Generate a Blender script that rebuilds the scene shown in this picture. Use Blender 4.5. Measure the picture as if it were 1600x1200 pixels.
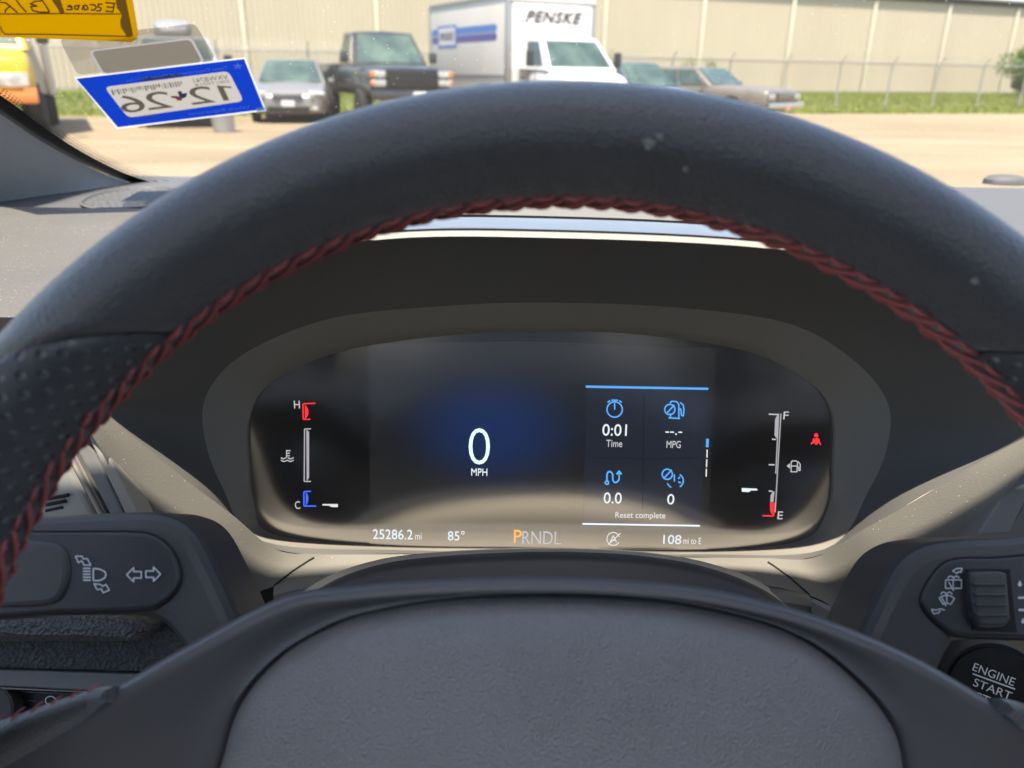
import bpy, bmesh, math, random
from math import radians as rad, sin, cos, pi, atan2, sqrt
from mathutils import Vector, Matrix
random.seed(7)
V = Vector
for _o in list(bpy.data.objects): bpy.data.objects.remove(_o)
scene = bpy.context.scene
COL = scene.collection

# ------------------------------------------------------------------ camera
CAM = V((0, 0, 1.25)); PITCH = rad(22.1); ROLL = rad(0.8); FPX = 1200.0
FW = V((0, cos(PITCH), -sin(PITCH))); _r0 = V((1, 0, 0)); _u0 = V((0, sin(PITCH), cos(PITCH)))
RT = _r0 * cos(ROLL) + _u0 * sin(ROLL); UP = -_r0 * sin(ROLL) + _u0 * cos(ROLL)
cd = bpy.data.cameras.new('camera'); cam = bpy.data.objects.new('camera', cd); COL.objects.link(cam)
m = Matrix.Identity(4)
for i in range(3):
    m[i][0] = RT[i]; m[i][1] = UP[i]; m[i][2] = -FW[i]; m[i][3] = CAM[i]
cam.matrix_world = m
cd.sensor_width = 36; cd.lens = 36 * FPX / 1600; cd.clip_start = 0.01; cd.clip_end = 800
cd.dof.use_dof = True; cd.dof.focus_distance = 0.37; cd.dof.aperture_fstop = 12.0; cd.dof.aperture_blades = 0
scene.camera = cam

# ------------------------------------------------------------------ light
SUN_EL, SUN_AZ = rad(68), rad(2)          # high, behind the car and a little to its right
S = V((sin(SUN_AZ) * cos(SUN_EL), -cos(SUN_AZ) * cos(SUN_EL), sin(SUN_EL)))
w = bpy.data.worlds.new('World'); scene.world = w; w.use_nodes = True
nt = w.node_tree; bg = nt.nodes['Background']
sky = nt.nodes.new('ShaderNodeTexSky'); sky.sky_type = 'NISHITA'; sky.sun_disc = False
sky.sun_elevation = SUN_EL; sky.sun_rotation = pi - SUN_AZ; sky.dust_density = 1.5
nt.links.new(sky.outputs[0], bg.inputs[0]); bg.inputs[1].default_value = 0.15
sd = bpy.data.lights.new('sun', 'SUN'); sun = bpy.data.objects.new('sun', sd); COL.objects.link(sun)
sd.energy = 4.6; sd.angle = rad(0.5); sd.color = (1.0, 0.90, 0.76)
sun.rotation_euler = (-S).to_track_quat('-Z', 'Y').to_euler()
vs = scene.view_settings
vs.view_transform = 'Standard'; vs.look = 'None'; vs.gamma = 1.0; vs.use_curve_mapping = False; vs.exposure = 1.7
cy = scene.cycles
cy.use_denoising = True; cy.max_bounces = 8; cy.diffuse_bounces = 4; cy.transparent_max_bounces = 16
cy.caustics_reflective = False; cy.sample_clamp_indirect = 6.0

# ------------------------------------------------------------------ geometry from the lens: a ray through a picture point met with a real plane
def ray(u, v): return FW + RT * ((u - 800) / FPX) - UP * ((v - 600) / FPX)
def hit(u, v, pt, n):
    d = ray(u, v); return CAM + d * ((pt - CAM).dot(n) / d.dot(n))
def at(u, v, Y):
    d = ray(u, v); return CAM + d * (Y / d.y)
def ground(u, v, z=0.0):
    d = ray(u, v); return CAM + d * ((z - CAM.z) / d.z)
def far(u, D): return (u - 800) / FPX * D      # sideways metres at distance D

# ------------------------------------------------------------------ materials
MATS = {}
def mat(name, col=(.5, .5, .5), rough=.5, metal=0.0, spec=.5, emit=None, es=1.0, noise=None, bump=None, dots=None, specks=None, alpha=None, coat=0.0, sheen=0.0):
    """noise=(scale, colour2, lo, hi); bump=(kind, scale, strength, distance); specks=(scale, threshold, colour)"""
    if name in MATS: return MATS[name]
    M = bpy.data.materials.new(name); M.use_nodes = True; MATS[name] = M
    t = M.node_tree; N = t.nodes; L = t.links; b = N['Principled BSDF']
    b.inputs['Base Color'].default_value = (*col, 1); b.inputs['Roughness'].default_value = rough
    b.inputs['Metallic'].default_value = metal; b.inputs['Specular IOR Level'].default_value = spec
    if coat: b.inputs['Coat Weight'].default_value = coat; b.inputs['Coat Roughness'].default_value = .08
    if sheen: b.inputs['Sheen Weight'].default_value = sheen; b.inputs['Sheen Roughness'].default_value = .35
    if alpha is not None: b.inputs['Alpha'].default_value = alpha
    if emit: b.inputs['Emission Color'].default_value = (*emit, 1); b.inputs['Emission Strength'].default_value = es
    tc = N.new('ShaderNodeTexCoord'); src = tc.outputs['Object']
    cur = None
    if noise:
        sc, c2, lo, hi = noise[:4]
        n = N.new('ShaderNodeTexNoise'); n.inputs['Scale'].default_value = sc; n.inputs['Detail'].default_value = 6; n.inputs['Roughness'].default_value = .6
        L.new(src, n.inputs['Vector'])
        if len(noise) > 4:
            mp = N.new('ShaderNodeMapping'); mp.inputs['Scale'].default_value = noise[4]; L.new(src, mp.inputs['Vector']); L.new(mp.outputs[0], n.inputs['Vector'])
        r = N.new('ShaderNodeMapRange'); r.inputs['From Min'].default_value = lo; r.inputs['From Max'].default_value = hi; L.new(n.outputs['Fac'], r.inputs['Value'])
        mx = N.new('ShaderNodeMix'); mx.data_type = 'RGBA'; mx.inputs['A'].default_value = (*col, 1); mx.inputs['B'].default_value = (*c2, 1)
        L.new(r.outputs[0], mx.inputs['Factor']); cur = mx.outputs['Result']
    if specks:
        sc, th, c2 = specks
        vo = N.new('ShaderNodeTexVoronoi'); vo.inputs['Scale'].default_value = sc; L.new(src, vo.inputs['Vector'])
        n2 = N.new('ShaderNodeTexNoise'); n2.inputs['Scale'].default_value = sc * .07; n2.inputs['Detail'].default_value = 3; L.new(src, n2.inputs['Vector'])
        a1 = N.new('ShaderNodeMath'); a1.operation = 'MULTIPLY'; a1.inputs[1].default_value = th * 2; L.new(n2.outputs['Fac'], a1.inputs[0])
        l1 = N.new('ShaderNodeMath'); l1.operation = 'LESS_THAN'; L.new(vo.outputs['Distance'], l1.inputs[0]); L.new(a1.outputs[0], l1.inputs[1])
        # only a share of the cells carry a fleck
        sp = N.new('ShaderNodeSeparateColor'); L.new(vo.outputs['Color'], sp.inputs[0])
        l2 = N.new('ShaderNodeMath'); l2.operation = 'GREATER_THAN'; l2.inputs[1].default_value = .62; L.new(sp.outputs[0], l2.inputs[0])
        ml = N.new('ShaderNodeMath'); ml.operation = 'MULTIPLY'; L.new(l1.outputs[0], ml.inputs[0]); L.new(l2.outputs[0], ml.inputs[1])
        mx = N.new('ShaderNodeMix'); mx.data_type = 'RGBA'; mx.inputs['B'].default_value = (*c2, 1)
        if cur: L.new(cur, mx.inputs['A'])
        else: mx.inputs['A'].default_value = (*col, 1)
        L.new(ml.outputs[0], mx.inputs['Factor']); cur = mx.outputs['Result']
    if cur: L.new(cur, b.inputs['Base Color'])
    hsrc = None
    if bump:
        kind, sc, st, dist = bump
        if kind == 'voronoi':
            n = N.new('ShaderNodeTexVoronoi'); n.feature = 'SMOOTH_F1'; n.inputs['Scale'].default_value = sc
            wn = N.new('ShaderNodeTexNoise'); wn.inputs['Scale'].default_value = sc * .8; L.new(src, wn.inputs['Vector'])
            va = N.new('ShaderNodeVectorMath'); va.operation = 'SCALE'; va.inputs['Scale'].default_value = 1.2 / sc; L.new(wn.outputs['Color'], va.inputs[0])
            vb = N.new('ShaderNodeVectorMath'); vb.operation = 'ADD'; L.new(src, vb.inputs[0]); L.new(va.outputs[0], vb.inputs[1]); L.new(vb.outputs[0], n.inputs['Vector'])
            h = n.outputs['Distance']
        elif kind == 'noise':
            n = N.new('ShaderNodeTexNoise'); n.inputs['Scale'].default_value = sc; n.inputs['Detail'].default_value = 4; L.new(src, n.inputs['Vector']); h = n.outputs['Fac']
        elif kind == 'weave':
            w1 = N.new('ShaderNodeTexWave'); w1.inputs['Scale'].default_value = sc; w1.bands_direction = 'DIAGONAL'; L.new(src, w1.inputs['Vector'])
            w2 = N.new('ShaderNodeTexWave'); w2.inputs['Scale'].default_value = sc; w2.bands_direction = 'Z'; L.new(src, w2.inputs['Vector'])
            mu = N.new('ShaderNodeMath'); mu.operation = 'MULTIPLY'; L.new(w1.outputs['Fac'], mu.inputs[0]); L.new(w2.outputs['Fac'], mu.inputs[1]); h = mu.outputs[0]
        bp = N.new('ShaderNodeBump'); bp.inputs['Strength'].default_value = st; bp.inputs['Distance'].default_value = dist
        L.new(h, bp.inputs['Height']); L.new(bp.outputs[0], b.inputs['Normal']); hsrc = bp
    if dots:   # pits punched in the leather, laid out along the UV (metres round the rim)
        pitch, radius, depth = dots
        uv = N.new('ShaderNodeUVMap'); uv.uv_map = 'UVMap'
        s1 = N.new('ShaderNodeVectorMath'); s1.operation = 'SCALE'; s1.inputs['Scale'].default_value = 1 / pitch; L.new(uv.outputs[0], s1.inputs[0])
        outs = []
        for off in ((0, 0, 0), (.5, .5, 0)):
            ad = N.new('ShaderNodeVectorMath'); ad.operation = 'ADD'; ad.inputs[1].default_value = off; L.new(s1.outputs[0], ad.inputs[0])
            fr = N.new('ShaderNodeVectorMath'); fr.operation = 'FRACTION'; L.new(ad.outputs[0], fr.inputs[0])
            sb = N.new('ShaderNodeVectorMath'); sb.operation = 'SUBTRACT'; sb.inputs[1].default_value = (.5, .5, 0); L.new(fr.outputs[0], sb.inputs[0])
            ln = N.new('ShaderNodeVectorMath'); ln.operation = 'LENGTH'; L.new(sb.outputs[0], ln.inputs[0]); outs.append(ln.outputs['Value'])
        mn = N.new('ShaderNodeMath'); mn.operation = 'MINIMUM'; L.new(outs[0], mn.inputs[0]); L.new(outs[1], mn.inputs[1])
        r = N.new('ShaderNodeMapRange'); r.interpolation_type = 'SMOOTHSTEP'; r.inputs['From Min'].default_value = radius / pitch * .3; r.inputs['From Max'].default_value = radius / pitch * 1.2
        L.new(mn.outputs[0], r.inputs['Value'])
        bp = N.new('ShaderNodeBump'); bp.inputs['Strength'].default_value = 1; bp.inputs['Distance'].default_value = depth
        L.new(r.outputs[0], bp.inputs['Height'])
        if hsrc: L.new(hsrc.outputs[0], bp.inputs['Normal'])
        L.new(bp.outputs[0], b.inputs['Normal'])
    return M

def glass_mat(name, tint, amount, dust=0.0):
    """a thin pane: it lets light straight through, mirrors a little, and carries fine dust"""
    M = bpy.data.materials.new(name); M.use_nodes = True; t = M.node_tree; N = t.nodes; L = t.links
    N.remove(N['Principled BSDF']); out = N['Material Output']
    tr = N.new('ShaderNodeBsdfTransparent'); tr.inputs[0].default_value = (*tint, 1)
    gl = N.new('ShaderNodeBsdfGlossy'); gl.inputs['Roughness'].default_value = .02
    fr = N.new('ShaderNodeFresnel'); fr.inputs['IOR'].default_value = 1.45
    mu = N.new('ShaderNodeMath'); mu.operation = 'MULTIPLY'; mu.inputs[1].default_value = amount; L.new(fr.outputs[0], mu.inputs[0])
    mx = N.new('ShaderNodeMixShader'); L.new(mu.outputs[0], mx.inputs[0]); L.new(tr.outputs[0], mx.inputs[1]); L.new(gl.outputs[0], mx.inputs[2])
    last = mx
    if dust:
        tc = N.new('ShaderNodeTexCoord')
        vo = N.new('ShaderNodeTexVoronoi'); vo.inputs['Scale'].default_value = 210; L.new(tc.outputs['Object'], vo.inputs['Vector'])
        lt = N.new('ShaderNodeMath'); lt.operation = 'LESS_THAN'; lt.inputs[1].default_value = .12; L.new(vo.outputs['Distance'], lt.inputs[0])
        sp = N.new('ShaderNodeSeparateColor'); L.new(vo.outputs['Color'], sp.inputs[0])
        gt = N.new('ShaderNodeMath'); gt.operation = 'GREATER_THAN'; gt.inputs[1].default_value = .8; L.new(sp.outputs[0], gt.inputs[0])
        m2 = N.new('ShaderNodeMath'); m2.operation = 'MULTIPLY'; L.new(lt.outputs[0], m2.inputs[0]); L.new(gt.outputs[0], m2.inputs[1])
        m3 = N.new('ShaderNodeMath'); m3.operation = 'MULTIPLY_ADD'; m3.inputs[1].default_value = .5; m3.inputs[2].default_value = dust; L.new(m2.outputs[0], m3.inputs[0])
        df = N.new('ShaderNodeBsdfTranslucent'); df.inputs[0].default_value = (.8, .75, .65, 1)
        d2 = N.new('ShaderNodeBsdfDiffuse'); d2.inputs[0].default_value = (.8, .75, .65, 1)
        a2 = N.new('ShaderNodeMixShader'); L.new(df.outputs[0], a2.inputs[1]); L.new(d2.outputs[0], a2.inputs[2])
        mm = N.new('ShaderNodeMixShader'); L.new(m3.outputs[0], mm.inputs[0]); L.new(mx.outputs[0], mm.inputs[1]); L.new(a2.outputs[0], mm.inputs[2]); last = mm
    L.new(last.outputs[0], out.inputs['Surface']); MATS[name] = M
    return M

def sheer_mat(name, col, through, opaque):
    """coloured plastic sheet that daylight shines through"""
    M = bpy.data.materials.new(name); M.use_nodes = True; t = M.node_tree; N = t.nodes; L = t.links
    N.remove(N['Principled BSDF']); out = N['Material Output']
    a = N.new('ShaderNodeBsdfTranslucent'); a.inputs[0].default_value = (*col, 1)
    b = N.new('ShaderNodeBsdfDiffuse'); b.inputs[0].default_value = (*col, 1)
    c = N.new('ShaderNodeBsdfTransparent'); c.inputs[0].default_value = (*col, 1)
    m1 = N.new('ShaderNodeMixShader'); m1.inputs[0].default_value = 1 - through; L.new(a.outputs[0], m1.inputs[1]); L.new(b.outputs[0], m1.inputs[2])
    m2 = N.new('ShaderNodeMixShader'); m2.inputs[0].default_value = opaque; L.new(c.outputs[0], m2.inputs[1]); L.new(m1.outputs[0], m2.inputs[2])
    L.new(m2.outputs[0], out.inputs['Surface']); MATS[name] = M
    return M

# ------------------------------------------------------------------ mesh helpers
def tag(o, label=None, cat=None, group=None, kind=None):
    if label: o['label'] = label
    if cat: o['category'] = cat
    if group: o['group'] = group
    if kind: o['kind'] = kind
    return o
def adopt(o, parent):
    o.parent = parent; o.matrix_parent_inverse = parent.matrix_world.inverted()
    return o
def thing(name, label, cat, loc=(0, 0, 0), rotz=0.0, group=None, mw=None):
    o = bpy.data.objects.new(name, None); COL.objects.link(o); o.empty_display_size = .05
    M4 = mw if mw is not None else Matrix.Translation(loc) @ Matrix.Rotation(rotz, 4, 'Z')
    o.matrix_world = M4
    tag(o, label, cat, group); bpy.context.view_layer.update()
    return o
def obj(name, verts, faces, ma, parent=None, smooth=True, local=False, sharp=40):
    me = bpy.data.meshes.new(name); me.from_pydata([tuple(v) for v in verts], [], faces); me.validate()
    bm = bmesh.new(); bm.from_mesh(me); bmesh.ops.remove_doubles(bm, verts=bm.verts, dist=1e-7); bmesh.ops.recalc_face_normals(bm, faces=bm.faces); bm.to_mesh(me); bm.free()
    return link(name, me, ma, parent, smooth, local, sharp)
def link(name, me, ma, parent=None, smooth=True, local=False, sharp=40):
    if smooth:
        for p in me.polygons: p.use_smooth = True
        me.set_sharp_from_angle(angle=rad(sharp))
    if ma is not None:
        me.materials.clear(); me.materials.append(ma if not isinstance(ma, str) else MATS[ma])
    o = bpy.data.objects.new(name, me); COL.objects.link(o)
    if parent is not None:
        o.parent = parent
        if not local: o.matrix_parent_inverse = parent.matrix_world.inverted()
    return o
def spline(pts, n, closed=False):
    """Catmull-Rom through the points, n samples per span; 2-D or 3-D"""
    P = [V(p) for p in pts]; k = len(P); out = []
    spans = k if closed else k - 1
    for i in range(spans):
        if closed: p0, p1, p2, p3 = P[(i - 1) % k], P[i], P[(i + 1) % k], P[(i + 2) % k]
        else: p0, p1, p2, p3 = P[max(i - 1, 0)], P[i], P[i + 1], P[min(i + 2, k - 1)]
        for j in range(n):
            t = j / n
            out.append(.5 * ((2 * p1) + (p2 - p0) * t + (2 * p0 - 5 * p1 + 4 * p2 - p3) * t * t + (3 * p1 - p0 - 3 * p2 + p3) * t ** 3))
    if not closed: out.append(P[-1].copy())
    return out
def loft(rings, closed=True, cap0=False, cap1=False):
    n = len(rings[0]); vs_ = [p for r in rings for p in r]; fs = []
    for i in range(len(rings) - 1):
        for j in range(n if closed else n - 1):
            a = i * n + j; b = i * n + (j + 1) % n
            fs.append((a, b, b + n, a + n))
    if cap0: fs.append(tuple(range(n)))
    if cap1: fs.append(tuple(range((len(rings) - 1) * n, len(rings) * n)))
    return vs_, fs
def offset2(pts, d):
    n = len(pts); out = []
    area = sum(pts[i].x * pts[(i + 1) % n].y - pts[(i + 1) % n].x * pts[i].y for i in range(n))
    s = 1 if area > 0 else -1
    for i in range(n):
        e1 = (pts[i] - pts[i - 1]); e2 = (pts[(i + 1) % n] - pts[i])
        if e1.length < 1e-9: e1 = e2
        if e2.length < 1e-9: e2 = e1
        n1 = V((-e1.y, e1.x)).normalized() * s; n2 = V((-e2.y, e2.x)).normalized() * s
        nn = n1 + n2
        nn = nn.normalized() if nn.length > 1e-6 else n1
        out.append(pts[i] + nn * (d / max(.5, nn.dot(n1))))
    return out
def frame(pt, n):
    """right-handed axes on a plane: x level, y up the plane, n out of it"""
    n = n.normalized(); xx = V((0, 0, 1)).cross(n); xx = xx.normalized() if xx.length > 1e-6 else V((1, 0, 0))
    return pt, xx, n.cross(xx).normalized(), n
def slab2(pts2, fr, depth, bevel):
    """a solid with the outline pts2 (metres on the frame), front at the frame's plane, its front edge rounded over"""
    o, xx, yy, n = fr
    rings = []
    P = lambda q, h: o + xx * q.x + yy * q.y + n * h
    rings.append([P(q, -depth) for q in pts2])
    for k in range(4):
        a = k / 3 * pi / 2
        q2 = offset2(pts2, bevel * (1 - cos(a))) if k else pts2
        rings.append([P(q, -bevel + bevel * sin(a)) for q in q2])
    return loft(rings, True, True, True)
def plan(px, fr):
    o, xx, yy, n = fr; out = []
    for (u, v) in px:
        d = hit(u, v, o, n) - o; out.append(V((d.dot(xx), d.dot(yy))))
    return out
def slab(name, px, pt, n, depth, bevel, ma, parent=None, smooth_n=0, grow=0.0, **k):
    fr = frame(pt, n); q = plan(px, fr)
    if smooth_n: q = spline(q, smooth_n, True)
    if grow: q = offset2(q, -grow)
    vs_, fs = slab2(q, fr, depth, bevel)
    k.setdefault('sharp', 12)
    return obj(name, vs_, fs, ma, parent, **k)
def tube(pts, r, seg=8, cap=True, taper=None):
    pts = [V(p) for p in pts]; rings = []; up = V((0, 0, 1))
    for i, p in enumerate(pts):
        t = (pts[min(i + 1, len(pts) - 1)] - pts[max(i - 1, 0)]).normalized()
        a = t.cross(up); a = a.normalized() if a.length > 1e-4 else t.cross(V((1, 0, 0))).normalized()
        b = a.cross(t); rr = r * (taper(i / (len(pts) - 1)) if taper else 1)
        rings.append([p + (a * cos(2 * pi * k / seg) + b * sin(2 * pi * k / seg)) * rr for k in range(seg)])
    return loft(rings, True, cap, cap)
def merge(*parts):
    vs_, fs = [], []
    for a, b in parts:
        o = len(vs_); vs_ += list(a); fs += [tuple(i + o for i in f) for f in b]
    return vs_, fs
def box(c, s, bev=0.0):
    """a bevelled box: chamfered corners on every edge"""
    bm = bmesh.new(); bmesh.ops.create_cube(bm, size=1)
    for v in bm.verts: v.co = V(c) + V((v.co.x * s[0], v.co.y * s[1], v.co.z * s[2]))
    if bev: bmesh.ops.bevel(bm, geom=list(bm.edges), offset=bev, segments=2, affect='EDGES', profile=.6)
    bm.verts.ensure_lookup_table(); bm.verts.index_update()
    r = [v.co.copy() for v in bm.verts], [tuple(v.index for v in f.verts) for f in bm.faces]; bm.free()
    return r
def lathe(prof, axis_x=True, seg=24):
    """profile of (radius, x) turned round the x axis"""
    rings = [[V((x, r * cos(2 * pi * k / seg), r * sin(2 * pi * k / seg))) for k in range(seg)] for r, x in prof]
    return loft(rings, True, True, True)

# flat print ---------------------------------------------------------------
def text_mesh(body, shear=0.0, space=1.0, align='CENTER', heavy=0.0):
    c = bpy.data.curves.new('t', 'FONT'); c.body = body; c.align_x = align; c.align_y = 'CENTER'; c.shear = shear; c.space_character = space; c.size = 1; c.resolution_u = 4; c.offset = heavy
    o = bpy.data.objects.new('t', c); COL.objects.link(o); bpy.context.view_layer.update()
    me = bpy.data.meshes.new_from_object(o.evaluated_get(bpy.context.evaluated_depsgraph_get()))
    r = [v.co.copy() for v in me.vertices], [tuple(p.vertices) for p in me.polygons]
    bpy.data.objects.remove(o); bpy.data.curves.remove(c); bpy.data.meshes.remove(me)
    return r
def print_text(name, body, o, xx, yy, n, height, ma, parent, lift=.0004, width=None, bold=0.0, **k):
    """letters laid on a surface: o centre, xx/yy unit axes, cap height in metres, optional full width"""
    vs_, fs = text_mesh(body, **k)
    ys = [v.y for v in vs_]; xs = [v.x for v in vs_]
    cx = (min(xs) + max(xs)) / 2 if k.get('align', 'CENTER') == 'CENTER' else min(xs)
    cyy = (min(ys) + max(ys)) / 2; sy = height / (max(ys) - min(ys)); sx = width / (max(xs) - min(xs)) if width else sy
    P = [o + xx * ((v.x - cx) * sx) + yy * ((v.y - cyy) * sy) + n * lift for v in vs_]
    me = bpy.data.meshes.new(name); me.from_pydata([tuple(p) for p in P], [], fs)
    ob = link(name, me, ma, parent, smooth=False)
    return ob
def strokes2(lines, wd):
    """pen strokes of width wd: flat ribbons with round joints"""
    vs_, fs = [], []
    for ln in lines:
        ln = [V(p) for p in ln]
        for i in range(len(ln) - 1):
            a, b = ln[i], ln[i + 1]; d = b - a
            if d.length < 1e-9: continue
            nn = V((-d.y, d.x)).normalized() * wd / 2; k = len(vs_)
            vs_ += [a + nn, a - nn, b - nn, b + nn]; fs.append((k, k + 1, k + 2, k + 3))
        for p in ln[1:-1]:
            k = len(vs_); vs_ += [p + V((cos(i * pi / 4), sin(i * pi / 4))) * wd / 2 for i in range(8)]; fs.append(tuple(range(k, k + 8)))
    return vs_, fs
def arc(cx, cy_, r, a0, a1, n=20, ry=None):
    ry = ry or r
    return [(cx + r * cos(rad(a0 + (a1 - a0) * i / n)), cy_ - ry * sin(rad(a0 + (a1 - a0) * i / n))) for i in range(n + 1)]
def print_strokes(name, lines, wd, pt, n, ma, parent, lift=.0004, fills=()):
    """lines in picture points, laid on the plane"""
    vs_, fs = strokes2(lines, wd); vs_ = list(vs_); fs = list(fs)
    for f in fills:
        k = len(vs_); vs_ += [V(p) for p in f]; fs.append(tuple(range(k, k + len(f))))
    P = [hit(p.x, p.y, pt, n) + n * (lift + .00002 * (i % 5)) for i, p in enumerate(vs_)]
    me = bpy.data.meshes.new(name); me.from_pydata([tuple(p) for p in P], [], fs)
    return link(name, me, ma, parent, smooth=False)

# ------------------------------------------------------------------ the lot, grass, warehouse and fence
mat('gravel', (0.2072, 0.1665, 0.111), .95, spec=.1, noise=(.45, (0.2738, 0.222, 0.1517), .38, .60, (.3, 1.5, 1)), bump=('noise', 9, .6, .03), specks=(26, .14, (.24, .19, .12)))
mat('soil', (0.1258, 0.1406, 0.0444), .95, spec=.1, noise=(1.5, (0.1776, 0.1924, 0.0666), .3, .7))
mat('grass', (0.1184, 0.1628, 0.0148), .8, spec=.2, noise=(1.1, (0.185, 0.222, 0.0333), .35, .7))
mat('wall_tan', (0.4218, 0.3774, 0.2923), .6, spec=.25, noise=(.35, (0.3848, 0.3404, 0.259), .35, .75, (1, 1, .25)))
mat('wall_trim', (0.5328, 0.4884, 0.3848), .5)
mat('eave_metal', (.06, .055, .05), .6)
mat('roof_metal', (.35, .33, .30), .5, metal=.3)
mat('galvanised', (.36, .35, .32), .5, metal=.5)
mat('concrete', (0.333, 0.3108, 0.2664), .9)

def sheet(name, pts, z, ma, n=1):
    return obj(name, [(x, y, z) for x, y in pts], [tuple(range(len(pts)))], ma, None, smooth=False)
tag(sheet('gravel_lot', [(-300, -120), (300, -120), (300, 420), (-300, 420)], 0.0, 'gravel'), kind='structure')
def gedge(x): return 29.2 + .33 * (x - 10.7)
def wline(x): return 61.8 + .40 * (x - 24.7)
gv, gf = [], []
xs = [-45 + i * 1.2 for i in range(110)]
for i, x in enumerate(xs):
    j = random.uniform(-.35, .35)
    for k in range(6):
        f = k / 5; gv.append(V((x, (gedge(x) + j) * (1 - f) + (wline(x) + .2) * f, .004 + .10 * min(1, f * 4))))
for i in range(len(xs) - 1):
    for k in range(5): gf.append((i * 6 + k, (i + 1) * 6 + k, (i + 1) * 6 + k + 1, i * 6 + k + 1))
tag(obj('lawn_soil', gv, gf, 'soil', None), kind='structure')
# blades, denser towards the lot
bv, bf = [], []
for i in range(56000):
    x = random.uniform(-22, 46); f = random.random() ** 1.7
    y = gedge(x) * (1 - f) + wline(x) * f + random.uniform(-.25, .2)
    if abs(x) > y * .85: continue
    h = random.uniform(.05, .13) * (1 + f * .6); a = random.uniform(0, 2 * pi); wd = random.uniform(.012, .03) * (1 + 1.5 * f)
    dx, dy = cos(a) * wd, sin(a) * wd; z0 = .1 * min(1, max(0, f) * 4); k = len(bv); le = random.uniform(-.5, .5) * h, random.uniform(-.5, .5) * h
    bv += [V((x - dx, y - dy, z0)), V((x + dx, y + dy, z0)), V((x + le[0], y + le[1], z0 + h))]; bf.append((k, k + 1, k + 2))
me = bpy.data.meshes.new('grass'); me.from_pydata([tuple(p) for p in bv], [], bf)
tag(link('grass', me, 'grass', smooth=False), 'strip of green grass between the gravel lot and the warehouse', 'grass', kind='stuff')

# warehouse: bays of ribbed sheet metal between pale downpipes
wd_dir = V((1, .40, 0)).normalized(); wd_n = V((wd_dir.y, -wd_dir.x, 0))
W0 = V((-30, wline(-30), 0)); ROOFZ = 6.55
ware = thing('warehouse', 'long tan ribbed metal warehouse with pale downpipes behind the parked vehicles', 'building', W0)
bay = 7.35; nbay = 12; seam = {}
start = 1.55
def wp(s, z, out=0.0): return W0 + wd_dir * s + wd_n * out + V((0, 0, z))
for b in range(nbay):
    s0 = start + (b - 1) * bay; vs_, fs = [], []; s = s0; cols = []
    while s < s0 + bay - .001:
        for ds, o in ((0, 0), (.17, 0), (.20, .045), (.27, .045)):
            if s + ds < s0 + bay: cols.append((s + ds, o))
        s += .30
    cols.append((s0 + bay, 0))
    for (ss, o) in cols: vs_ += [wp(ss, .25, o), wp(ss, ROOFZ - .05, o)]
    for i in range(len(cols) - 1): fs.append((2 * i, 2 * i + 2, 2 * i + 3, 2 * i + 1))
    obj('wall_panel', vs_, fs, 'wall_tan', ware, smooth=False)
    if b: 
        p = [wp(s0, .1, .10), wp(s0, ROOFZ - .25, .10), wp(s0, ROOFZ + .02, .30)]
        q = box((0, 0, 0), (.24, .13, ROOFZ - .2), .02); R3 = Matrix.Rotation(atan2(wd_dir.y, wd_dir.x), 4, 'Z')
        obj('downpipe', [R3 @ v + wp(s0, ROOFZ / 2 + .02, .10) for v in q[0]], q[1], 'wall_trim', ware)
LEN = nbay * bay
def wbeam(name, z0, z1, o0, o1, ma, par=ware):
    a, b_ = start - bay, start - bay + LEN
    vs_ = [wp(a, z0, o0), wp(b_, z0, o0), wp(b_, z0, o1), wp(a, z0, o1), wp(a, z1, o0), wp(b_, z1, o0), wp(b_, z1, o1), wp(a, z1, o1)]
    return obj(name, vs_, [(0, 1, 2, 3), (4, 5, 6, 7), (0, 1, 5, 4), (1, 2, 6, 5), (2, 3, 7, 6), (3, 0, 4, 7)], ma, par, smooth=False)
wbeam('plinth', 0, .248, -.1, .012, 'concrete')
wbeam('eave_board', ROOFZ - .048, ROOFZ + .16, -.2, .14, 'eave_metal')  # solid dark metal beam under the gutter
wbeam('gutter', ROOFZ + .165, ROOFZ + .40, -.2, .34, 'eave_metal')
wbeam('girt_band', 2.30, 2.36, -.02, .056, 'wall_tan')
rv = [wp(start - bay, ROOFZ + .41, .4), wp(start - bay + LEN, ROOFZ + .41, .4), wp(start - bay + LEN, ROOFZ + 3.2, -25), wp(start - bay, ROOFZ + 3.2, -25)]
obj('roof', rv + [v - V((0, 0, .12)) for v in rv], [(0, 1, 2, 3), (7, 6, 5, 4), (0, 4, 5, 1), (1, 5, 6, 2), (2, 6, 7, 3), (3, 7, 4, 0)], 'roof_metal', ware, smooth=False)

# chain-link fence
fA = V((-14, 30 + .385 * (-14 - 3.3), 0)); fdir = V((1, .385, 0)).normalized(); FH = 1.78; FL = 46
fence = thing('chain_link_fence', 'chain link fence with barbed wire arms along the grass by the warehouse', 'fence', fA)
fn = V((fdir.y, -fdir.x, 0))
pst = merge(tube([(0, 0, 0), (0, 0, FH)], .042, 8), tube([(0, 0, FH - .02), (fn.x * .02, fn.y * .02, FH + .04), (fn.x * .24, fn.y * .24, FH + .28)], .02, 6))
me = bpy.data.meshes.new('post'); me.from_pydata([tuple(p) for p in pst[0]], [], pst[1])
npost = int(FL / 2.65)
for i in range(npost + 1):
    p = fA + fdir * (i * 2.65)
    o = link('post', me, 'galvanised', fence, local=False); o.matrix_parent_inverse = Matrix.Identity(4); o.location = p - fA; o.rotation_euler = (random.uniform(-.012, .012), random.uniform(-.03, .03), 0)
vs_, fs = tube([fA + V((0, 0, FH)), fA + fdir * FL + V((0, 0, FH))], .03, 8); obj('top_rail', vs_, fs, 'galvanised', fence)
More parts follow.
